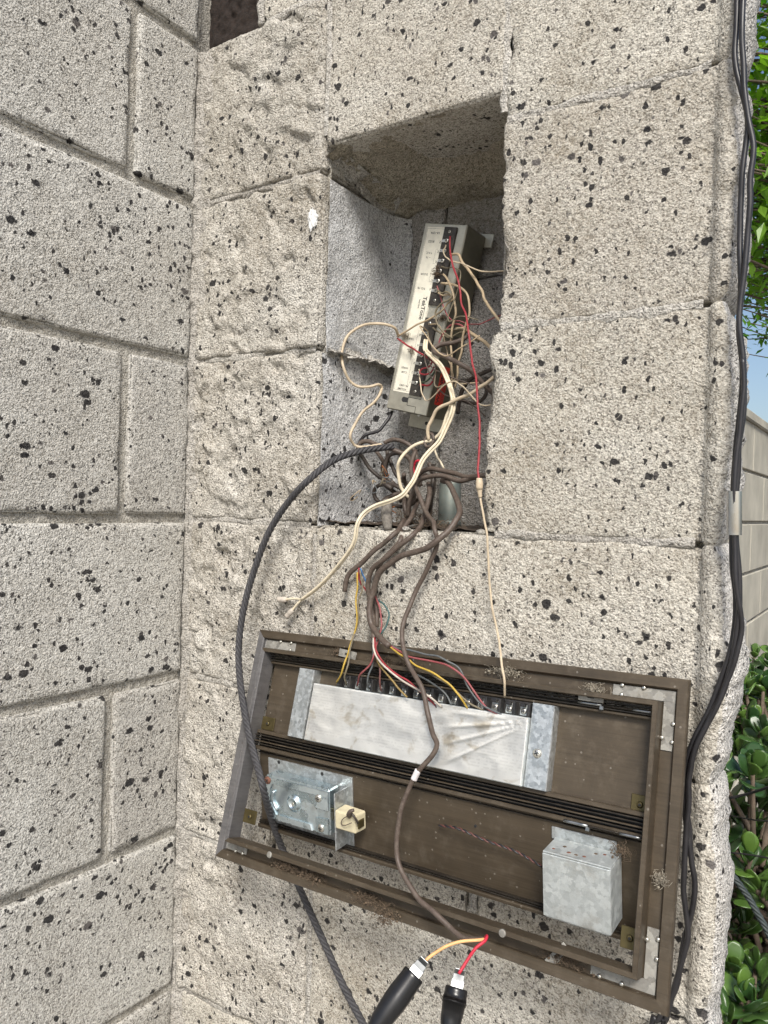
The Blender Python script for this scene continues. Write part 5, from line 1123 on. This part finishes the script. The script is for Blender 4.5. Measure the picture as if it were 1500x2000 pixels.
wire('red_wire', 'redloop', 'w_redlead', 0.0016, 'bright red wire loop in the middle of the cable tangle', 'wire')
wire('tan_wire', 'tanlong', 'w_tan_pale', 0.0012, 'thin tan wire hanging straight down to the right end of the terminals', 'wire')
# crimp sleeve between the red and the tan wire
cA = Vector(W['red'][-1]); cB = Vector(W['tanlong'][0])
V, F = tube([Vector((0, 0, 0.006)), Vector((0, 0, 0.002)), (cB-cA)*0.3, (cB-cA)*0.55, (cB-cA)*1.0], [0.0028, 0.0036, 0.0034, 0.0022, 0.0018], 12, 0.001, 0.0003, 2)
build('crimp_sleeve', V, F, M['w_tan_pale'], None, True, loc=tuple(cA), label='knotted tan crimp sleeve joining the red wire to the tan wire', cat='connector')
# grey gel crimp in the tangle
a_ = Vector((0.2950, 0.012, 0.030))
V, F = tube([(0, 0, 0), (0.003, -0.003, -0.012), (0.006, -0.006, -0.024), (0.008, -0.008, -0.032)], [0.0045, 0.006, 0.0058, 0.004], 14, 0.002, 0.0006, 5)
build('splice_cap', V, F, M['dirt_grey'], None, True, loc=tuple(a_), label='dusty grey splice cap in the middle of the cable tangle', cat='connector')
CW = 'thin coloured wires to the door panel terminals'
for key, mt, nm, lab_ in (('y1', 'yellow', 'yellow_wire', 'yellow wire to the leftmost terminal of the door panel'), ('o1', 'olive', 'olive_wire', 'olive wire beside the leftmost yellow wire'),
                          ('r1', 'red', 'red_wire', 'short red wire out of the cut jacket end'), ('b1', 'blue', 'blue_wire', 'short blue wire out of the cut jacket end'),
                          ('r2', 'pink', 'red_wire', 'red wire curving left to the third terminal'), ('t1', 'teal', 'teal_wire', 'dark teal wire bowing out right of the brown cables'),
                          ('w1', 'white', 'white_wire', 'white wire slanting right across the terminals'), ('r3', 'red', 'red_wire', 'bright red wire lying along the white wire'),
                          ('y3', 'mustard', 'yellow_wire', 'mustard wire under the white and red wires'), ('m1', 'maroon', 'maroon_wire', 'maroon wire straight down into the terminals'),
                          ('g1', 'slate', 'grey_wire', 'grey wire left of the maroon wire into the terminals'), ('y2', 'yellow', 'yellow_wire', 'yellow wire from the thick cable end slanting right'),
                          ('o2', 'olive', 'olive_wire', 'olive wire under the slanting yellow wire'), ('r4', 'pink', 'red_wire', 'long dull red wire arching to the right terminals'),
                          ('b4', 'slate', 'grey_wire', 'long slate wire arching to the right terminals'), ('s1', 'slate', 'grey_wire', 'short grey wire end over the top rail'),
                          ('s2', 'slate', 'grey_wire', 'grey wire right of the long brown cable at the terminals'), ('s3', 'maroon', 'maroon_wire', 'dull maroon wire under the long brown cable at the terminals')):
    wire(nm, key, 'w_'+mt, 0.00105 if key not in ('r1', 'b1') else 0.0011, lab_, 'wire', CW, 8, 0.0002)
# pale tape band on the long cable
i0 = 17; a_ = Vector(W['long'][i0]); b_ = Vector(W['long'][i0+1]); dd = (b_-a_).normalized()
V, F = tube([-dd*0.002, dd*0.003, dd*0.008], 0.0031, 12, 0.001, 0.0001, 4); build('tape_band', V, F, M['tape'], None, True, loc=tuple(a_), label='pale tape band wrapped round the long brown cable', cat='tape')

# black laid rope
def rope(name, key, rad, mt, label, pitch, n=4):
    P_ = resample(np.array(W[key]), 0.0018); T__, A_, B_ = frames(P_)
    s = np.concatenate([[0], np.cumsum(np.linalg.norm(np.diff(P_, axis=0), axis=1))])
    base_ = P_[-1].copy(); o = link(name, None, label=label, cat='rope', loc=tuple(base_))
    for k_ in range(n):
        ph = 2*math.pi*(k_/n)-2*math.pi*s/pitch
        Q = P_+rad*0.56*(np.cos(ph)[:, None]*A_+np.sin(ph)[:, None]*B_)
        V, F = tube(Q-base_, rad*0.47, 8, rs=False); build('strand', V, F, M[mt], o, True)
    return o
rope('black_rope', 'rope', 0.0039, 'rope', 'black twisted rope curving from the niche down behind the door panel', 0.026)
rope('dark_rope', 'rope2', 0.0040, 'rope_green', 'dark twisted rope among the succulent leaves at the lower right', 0.030)
tp = link('twisted_pair', None, label='thin twisted brown and copper wires out of the galvanised box', cat='wire', loc=tuple(W['twist'][-1]))
P_ = resample(np.array(W['twist']), 0.0015); T__, A_, B_ = frames(P_); s = np.arange(len(P_))*0.0015
for k_, mt in ((0, 'w_black'), (1, 'w_maroon')):
    ph = math.pi*k_+2*math.pi*s/0.011; V, F = tube(P_+0.0007*(np.cos(ph)[:, None]*A_+np.sin(ph)[:, None]*B_)-np.array(W['twist'][-1]), 0.00085 if k_ == 0 else 0.0007, 7, rs=False); build('strand', V, F, M[mt], tp, True)
# black cables on the end of the wall
wire('black_cable', 'k1', 'w_black', 0.0025, 'left black cable running down the wall end and behind the door panel', 'cable', 'black cables on the wall end', step=0.004)
wire('black_cable', 'k2', 'w_black', 0.0025, 'right black cable bowing out over the foliage at the wall end', 'cable', 'black cables on the wall end', step=0.004)
wire('black_cable', 'k3', 'w_black', 0.0021, 'middle black cable that starts below the crossing at the wall end', 'cable', 'black cables on the wall end', step=0.004)
def clipband():
    i = 17; a = np.array(W['k1'][17]); b = np.array(W['k2'][15]); c = np.array(W['k3'][4]); t0 = (a+b+c)/3
    a = np.array(W['k1'][18]); b = np.array(W['k2'][16]); c = np.array(W['k3'][5]); t1 = (a+b+c)/3
    dirv = t1-t0
    V = []; F = []; n = 20; m_ = 8
    side = np.cross(dirv, CAM-t0); side /= np.linalg.norm(side); fr = np.cross(side, dirv); fr /= np.linalg.norm(fr)
    for i in range(m_+1):
        for k_ in range(n):
            a_ = 2*math.pi*k_/n; sq = 0.62 if math.sin(a_) > 0 else 0.5
            V.append(t0*0+dirv*i/m_+side*0.0056*np.sign(math.cos(a_))*abs(math.cos(a_))**0.7+fr*0.0058*np.sign(math.sin(a_))*abs(math.sin(a_))**0.7)
    for i in range(m_):
        for k_ in range(n): F.append((i*n+k_, i*n+(k_+1) % n, (i+1)*n+(k_+1) % n, (i+1)*n+k_))
    build('cable_band', np.array(V), F, M['band'], None, True, loc=tuple(t0), label='shiny metal band holding the black cables together at the wall end', cat='band')
clipband()
for key, lab_ in (('th1', 'upper thin black cable crossing the succulent leaves'), ('th2', 'middle thin black cable crossing the succulent leaves'), ('th3', 'lower thin black cable crossing the succulent leaves')):
    wire('garden_cable', key, 'w_black', 0.0020 if key == 'th1' else 0.0012, lab_, 'cable', 'thin cables among the leaves', step=0.01)

# ================================================================== TEST CLIPS
def clip(key, jaw, lead, leadmat, label, leadlabel):
    A = Vector(W[key][0]); B = Vector(W[key][1]); E = Vector(W[key][2]); J_ = Vector(jaw)
    o = link('test_clip', None, label=label, cat='test clip', loc=tuple(B))
    ax = (A-B).normalized(); Lb = (A-B).length
    view = (Vector(CAM)-A).normalized(); sd = ax.cross(view).normalized(); up = sd.cross(ax).normalized()
    R = Matrix((sd, up, ax)).transposed()
    prof_ = [(0.0040, -0.004), (0.0058, 0.006), (0.0068, 0.022), (0.0069, Lb*0.6), (0.0064, Lb-0.004), (0.0065, Lb-0.0025), (0.0064, Lb-0.0008), (0.0060, Lb), (0.0054, Lb-0.0003), (0.0051, Lb-0.002), (0.0048, Lb-0.011), (0.0, Lb-0.0115)]
    V, F = lathe(prof_, 30)
    V = np.array(V); V[:, 0] *= 1.42; V[:, 1] *= 1.34; V = np.array([tuple(R @ Vector(a)) for a in V])
    build('boot', V, F, M['rubber'], o, True)
    for s in (-1, 1):
        mb = MB()
        # one jaw: flat blade, bent nose
        Mx = Matrix.Translation((0, s*0.0022, Lb-0.012)) @ Matrix.Rotation(s*0.13, 4, 'X') @ Matrix.Diagonal((1.35, 1.2, 1.15, 1))
        mb.cbox(-0.0034, 0.0034, -0.0005, 0.0005, 0, 0.019, 0.0002, Mx)
        Mx2 = Mx @ Matrix.Translation((0, 0, 0.019)) @ Matrix.Rotation(s*0.5, 4, 'X'); mb.cbox(-0.0030, 0.0030, -0.0005, 0.0005, 0, 0.004, 0.0002, Mx2)
        mb.cbox(-0.0038, -0.0030, -0.002, 0.0005, 0.003, 0.016, 0.0002, Mx).cbox(0.0030, 0.0038, -0.002, 0.0005, 0.003, 0.016, 0.0002, Mx)
        mb.v = [tuple(R @ Vector(a)) for a in mb.v]; mb.build('jaw', M['chrome'], o)
    V, F = tube([ax*0.004, -ax*0.01, (E-B), (E-B)+Vector((-0.01, -0.01, -0.08)), (E-B)+Vector((-0.03, -0.02, -0.2))], 0.0022, 10, 0.004); build('lead', V, F, M['w_black'], o, True)
clip('clipA', W['clipAj'][0], 'orange', 'w_orange', 'black rubber test clip on the left, gripping the orange wire', '')
clip('clipB', W['clipBj'][0], 'redlead', 'w_redlead', 'black rubber test clip on the right, gripping the red wire', '')
wire('orange_wire', 'orange', 'w_orange', 0.0014, 'pale orange wire from the long cable to the left test clip', 'wire', None, 8, 0)
wire('red_wire', 'redlead', 'w_redlead', 0.0014, 'bright red wire from the long cable to the right test clip', 'wire', None, 8, 0)

# ================================================================== DEBRIS ON THE PANEL
def clump(name, c_uv, size, n, mt, label, seed, lift=0.004):
    g = np.random.RandomState(seed); V = []; F = []
    c = PO+PU*c_uv[0]+PV*c_uv[1]+PN*lift
    for i in range(n):
        o = g.normal(0, 1, 3)*np.array([size[0], size[1], size[2]])*0.45
        ln = g.uniform(0.002, 0.007); dv = g.normal(0, 1, 3)*np.array([1, 1, 0.6]); dv /= np.linalg.norm(dv)
        pts = [o-dv*ln*0.5, o+g.normal(0, 1, 3)*0.0009, o+dv*ln*0.5]
        w_ = g.uniform(0.00008, 0.00022)
        vv, ff = tube(pts, [w_, w_*1.2, w_*0.5], 4, 0.003)
        F += [[a+len(V) for a in q] for q in ff]; V += vv.tolist()
    for i in range(n//7):
        o = g.normal(0, 1, 3)*np.array([size[0], size[1], size[2]*0.7])*0.4; s_ = g.uniform(0.0004, 0.0012)
        vv, ff = blob(o, (s_, s_, s_*0.8), i, 0.5, 5, 300); F += [[a+len(V) for a in q] for q in ff]; V += vv.tolist()
    R = np.array([list(PU), list(-PV), list(PN)])
    V = np.array(V)@R
    ob = build(name, V, F, M[mt], None, False, loc=tuple(c), label=label, cat='debris'); return ob
clump('dirt_clump', (0.098, 0.2330), (0.020, 0.007, 0.006), 240, 'dirt', 'brown fibrous dirt clump by the rope on the bottom rail, leftmost', 1, 0.006)
clump('dirt_clump', (0.130, 0.2350), (0.022, 0.007, 0.006), 260, 'dirt', 'brown fibrous dirt clump in the bottom rail, second from left', 2, 0.006)
clump('dirt_clump', (0.200, 0.2380), (0.020, 0.007, 0.007), 260, 'dirt', 'dark brown dirt clump in the middle of the bottom rail', 3, 0.006)
clump('dirt_clump', (0.224, 0.2450), (0.016, 0.010, 0.007), 260, 'dirt', 'brown fibrous nest hanging over the edge of the bottom rail', 4, 0.007)
clump('dirt_clump', (0.395, 0.2330), (0.024, 0.006, 0.004), 220, 'dirt', 'thin brown dust clump near the right end of the bottom rail', 5, 0.004)
clump('dirt_clump', (0.175, 0.0175), (0.016, 0.005, 0.005), 200, 'dirt', 'brown crumbly dirt on the top rail left of the brown cables', 6, 0.005)
clump('dirt_clump', (0.205, 0.0185), (0.016, 0.005, 0.005), 200, 'dirt', 'brown crumbly dirt on the top rail under the brown cables', 7, 0.005)
clump('dirt_clump', (0.120, 0.0150), (0.014, 0.005, 0.004), 130, 'dirt', 'brown dirt and web at the left of the top rail', 8, 0.005)
clump('web_clump', (0.315, 0.0120), (0.020, 0.005, 0.002), 160, 'web', 'pale web and droppings on the top rail right of centre', 9, 0.005)
clump('web_clump', (0.400, 0.0180), (0.012, 0.005, 0.002), 110, 'web', 'pale web on the top rail by the hinge pin', 10, 0.008)
clump('web_clump', (0.432, 0.1420), (0.009, 0.008, 0.008), 90, 'dirt', 'brown web tuft at the top corner of the galvanised box', 11, 0.004)
clump('web_clump', (0.4640, 0.1550), (0.006, 0.006, 0.002), 90, 'web', 'pale web tuft on the right rail', 12, 0.006)
clump('dirt_clump', (0.0120, 0.1200), (0.004, 0.040, 0.003), 120, 'dirt', 'line of brown dirt in the left rail channel', 13, 0.003)

# loose dust tufts on the power unit
def tuft(c, size, n, seed, label, mt='dirt'):
    g = np.random.RandomState(seed); V = []; F = []
    for i in range(n):
        o = g.normal(0, 1, 3)*np.array(size)*0.45; ln = g.uniform(0.002, 0.007); dv = g.normal(0, 1, 3); dv /= np.linalg.norm(dv)
        w_ = g.uniform(0.00012, 0.0003); vv, ff = tube([o-dv*ln*0.5, o+g.normal(0, 1, 3)*0.0006, o+dv*ln*0.5], w_, 4, 0.003)
        F += [[a+len(V) for a in q] for q in ff]; V += vv.tolist()
    for i in range(n//6):
        o = g.normal(0, 1, 3)*np.array(size)*0.4; s_ = g.uniform(0.0004, 0.0010)
        vv, ff = blob(o, (s_, s_, s_), i, 0.5, 5, 300); F += [[a+len(V) for a in q] for q in ff]; V += vv.tolist()
    build('dust_tuft', V, F, M[mt], None, False, loc=c, label=label, cat='debris')
upt = lambda s, t, z: tuple(um @ Vector((S(s), T_(t), z)))
tuft(upt(0.60, 0.255, 0.006), (0.006, 0.004, 0.007), 90, 21, 'brown dust tuft on the upper terminal strip')
tuft(upt(0.92, 0.48, 0.003), (0.006, 0.004, 0.004), 70, 22, 'dust tuft between the two terminal strips')
tuft(upt(0.13, 0.60, 0.004), (0.007, 0.003, 0.004), 70, 23, 'frayed dust tuft at the left edge of the label', 'web')
tuft(upt(0.36, 0.675, 0.003), (0.004, 0.003, 0.005), 50, 24, 'small dust tuft low on the label', 'web')
tuft((0.285, 0.075, 0.012), (0.05, 0.035, 0.012), 260, 25, 'brown litter and roots on the niche floor')
tuft((0.355, 0.02, 0.006), (0.03, 0.016, 0.006), 120, 26, 'dry litter at the right end of the niche sill')

# ================================================================== PLANTS
def leaf_mesh(name, ln, wd, thick, cup, mt, point=1.0, n=8):
    V = []; F = []
    for i in range(n+1):
        t = i/n
        w_ = wd*0.5*(math.sin(math.pi*t**1.55)**0.55 if point < 1 else math.sin(math.pi*t)**0.75) if 0 < i < n else 0
        if i == 0: w_ = wd*0.07
        if i == n: w_ = wd*(0.10 if point < 1 else 0.03)
        for j, (a, zt_) in enumerate(((-1, 0), (-0.55, 1), (0, 1.25), (0.55, 1), (1, 0), (0.55, -0.8), (0, -1), (-0.55, -0.8))):
            x = a*w_; z = cup*((x/(wd*0.5))**2)*wd*0.3+cup*0.35*ln*(t**2)*0.5+zt_*thick*0.5*math.sin(math.pi*max(0.08, min(0.95, t)))
            V.append((x, t*ln, z))
    for i in range(n):
        for j in range(8): F.append((i*8+j, i*8+(j+1) % 8, (i+1)*8+(j+1) % 8, (i+1)*8+j))
    F.append(tuple(range(8))[::-1]); F.append(tuple(n*8+j for j in range(8)))
    me = bpy.data.meshes.new(name); me.from_pydata(V, [], F); me.update(); me.polygons.foreach_set('use_smooth', [True]*len(me.polygons)); me.materials.append(mt); return me
jade_me = [leaf_mesh('jade_leaf', 0.044, 0.029, 0.0050, 0.35, M['jade'], 0.75, 10), leaf_mesh('jade_leaf', 0.036, 0.027, 0.0055, 0.5, M['jade'], 0.8, 10), leaf_mesh('jade_leaf', 0.050, 0.031, 0.0045, 0.25, M['jade'], 0.72, 10)]
def orient(up, fwd):
    y = Vector(fwd).normalized(); z = (Vector(up)-y*Vector(up).dot(y)).normalized(); x = y.cross(z)
    return Matrix((x, y, z)).transposed().to_euler()
def jade_plant(base_, tips, label, seed):
    g = random.Random(seed)
    o = link('jade_plant', None, label=label, cat='plant', group='succulents beyond the wall end', loc=base_)
    bv = Vector(base_)
    V_, F_ = [], []
    nleaf = 0
    hub = Vector(np.mean(np.array(tips), 0))-bv-Vector((0, 0, 0.07))
    vv, ff = tube([(0, 0, 0), (0.02, 0.01, hub.z*0.5), hub], [0.028, 0.022, 0.012], 8, 0.03); F_ += ff; V_ += vv.tolist()
    for tip in tips:
        tv = Vector(tip)-bv
        fork = hub+Vector((g.uniform(-.03, .03), g.uniform(-.03, .03), g.uniform(-.05, .02)))
        vv, ff = tube([fork, (fork+tv)/2+Vector((g.uniform(-.02, .02), g.uniform(-.02, .02), -0.012)), tv], [0.0055, 0.0042, 0.003], 6, 0.02)
        F_ += [[a+len(V_) for a in q] for q in ff]; V_ += vv.tolist()
        axis = Vector((g.uniform(-.5, .5), g.uniform(-.8, .2), 1.0)).normalized()
        ref = axis.cross(Vector((1, 0.2, 0))).normalized(); ref2 = axis.cross(ref)
        ph = g.uniform(0, 6.28)
        npair = g.choice((3, 4, 4))
        for lv in range(npair):
            tilt = 0.25+0.30*lv
            for s_ in (0, 1):
                nleaf += 1
                a = ph+lv*math.pi/2+s_*math.pi+g.uniform(-.25, .25)
                out = ref*math.cos(a)+ref2*math.sin(a)
                t_ = tilt+g.uniform(-.15, .2)
                fwd = axis*math.cos(t_)+out*math.sin(t_)
                up = axis*math.sin(t_)-out*math.cos(t_)
                lf = link('leaf', g.choice(jade_me), o)
                lf.location = tv-axis*0.010*lv+out*0.004; lf.rotation_euler = orient(up, fwd); sc_ = g.uniform(0.75, 1.15)*(0.65+0.16*lv); lf.scale = (sc_,)*3
    build('stem', V_, F_, M['bark'], o, True)
    return o
# three shrubs in the bed beyond the wall end; tips scattered through the crowns
g = random.Random(31)
def crown(cx, cy, cz, rx, ry, rz, n, g):
    out = []
    while len(out) < n:
        a = Vector((g.uniform(-1, 1), g.uniform(-1, 1), g.uniform(-1, 1)))
        if 0.45 < a.length < 1: out.append((cx+a.x*rx, cy+a.y*ry, cz+a.z*rz))
    return out
jade_plant((0.64, 0.55, GZ), crown(0.590, 0.50, -0.70, 0.11, 0.14, 0.09, 36, random.Random(3)), 'jade succulent lowest at the right, its rosettes nearest the wall', 3)
jade_plant((0.72, 0.62, GZ), crown(0.615, 0.55, -0.41, 0.11, 0.13, 0.105, 36, random.Random(4)), 'jade succulent with large glossy leaves behind the thin black cables', 4)
jade_plant((0.62, 1.00, GZ), crown(0.545, 0.95, -0.36, 0.13, 0.16, 0.12, 36, random.Random(5)), 'jade succulent farther back, its small leaves topping the bushes', 5)
jade_plant((0.50, 1.6, GZ), crown(0.45, 1.55, -0.45, 0.16, 0.22, 0.17, 36, random.Random(6)), 'dark succulent farthest back at the foot of the garden wall', 6)
jade_plant((0.60, 0.80, GZ), crown(0.575, 0.78, -0.62, 0.12, 0.12, 0.13, 36, random.Random(8)), 'shaded jade succulent behind the dark rope', 8)
jade_plant((0.55, 0.50, GZ), crown(0.585, 0.36, -0.585, 0.07, 0.08, 0.05, 14, random.Random(9)), 'small jade sprig beside the lower edge of the wall end', 9)

tree_me = [leaf_mesh('tree_leaf', 0.085, 0.032, 0.0012, 0.3, M['tree_leaf'], 1.0, 7), leaf_mesh('tree_leaf', 0.070, 0.030, 0.0012, -0.25, M['tree_leaf'], 1.0, 7)]
def tree(base_, label, seed, cc, cr, nbr):
    g = random.Random(seed); bv = Vector(base_)
    o = link('garden_tree', None, label=label, cat='tree', loc=base_)
    V_, F_ = tube([(0, 0, 0), (0.03, -0.02, 0.8), (-0.02, 0.05, 1.7), (-0.05, 0.03, 2.6), (-0.1, 0, 3.6)], [0.07, 0.06, 0.05, 0.04, 0.015], 10, 0.08); build('trunk', V_, F_, M['bark'], o, True)
    BV, BF = [], []; SV, SF = [], []; nl = 0
    for k_ in range(nbr):
        while True:
            q_ = Vector((g.uniform(-1, 1), g.uniform(-1, 1), g.uniform(-1, 1)))
            if q_.length < 1: break
        tip = Vector(cc)-bv+Vector((q_.x*cr[0], q_.y*cr[1], q_.z*cr[2]))
        z = tip.z; st_ = Vector((-0.03, 0.02, min(3.4, z-g.uniform(0.1, 0.4))))
        vv, ff = tube([st_, (st_+tip)/2+Vector((0, 0, g.uniform(-.05, .1))), tip], [0.012, 0.007, 0.003], 5, 0.06)
        BF += [[q_+len(BV) for q_ in q] for q in ff]; BV += vv.tolist()
        for j in range(20):
            t_ = g.uniform(0.55, 1.05)
            p_ = st_.lerp(tip, t_)+Vector((g.uniform(-.07, .07), g.uniform(-.07, .07), g.uniform(-.07, .07)))
            fwd = Vector((g.uniform(-1, 1), g.uniform(-1, 1), g.uniform(-1.0, 0.5))); up = Vector((g.uniform(-.6, .6), g.uniform(-.8, .4), 1))
            wpt = p_+bv; v_ = np.array(wpt)-CAM; dz = v_@d; px = 750+FPX*(v_@r2)/dz if dz > 0 else 1e9; py = 1000-FPX*(v_@u2)/dz if dz > 0 else 1e9
            me_ = g.choice(tree_me); e_ = orient(up, fwd); sc_ = g.uniform(0.7, 1.2)
            if 1380 < px < 1560 and -60 < py < 760 and nl < 298:
                lf = link('leaf', me_, o); lf.location = p_; lf.rotation_euler = e_; lf.scale = (sc_,)*3; nl += 1
            else:
                R3 = e_.to_matrix(); n0 = len(SV)
                for vtx in [(0, 0, 0), (0.015, 0.035, 0.004), (0, 0.08, 0.0), (-0.015, 0.035, 0.004)]: SV.append(tuple(p_+(R3 @ Vector(vtx))*sc_))
                SF.append((n0, n0+1, n0+2, n0+3))
    build('branch', BV, BF, M['bark'], o, True)
    build('crown', SV, SF, M['tree_leaf'], o, False, kind='stuff')
tree((0.95, 3.1, GZ), 'leafy green tree beyond the wall end at the upper right', 12, (0.26, 2.75, 1.62), (0.50, 0.5, 0.80), 260)
tree((0.75, 5.8, GZ), 'bright green tree farther off against the pale sky', 13, (-0.15, 5.4, 2.25), (0.7, 0.7, 1.05), 260)
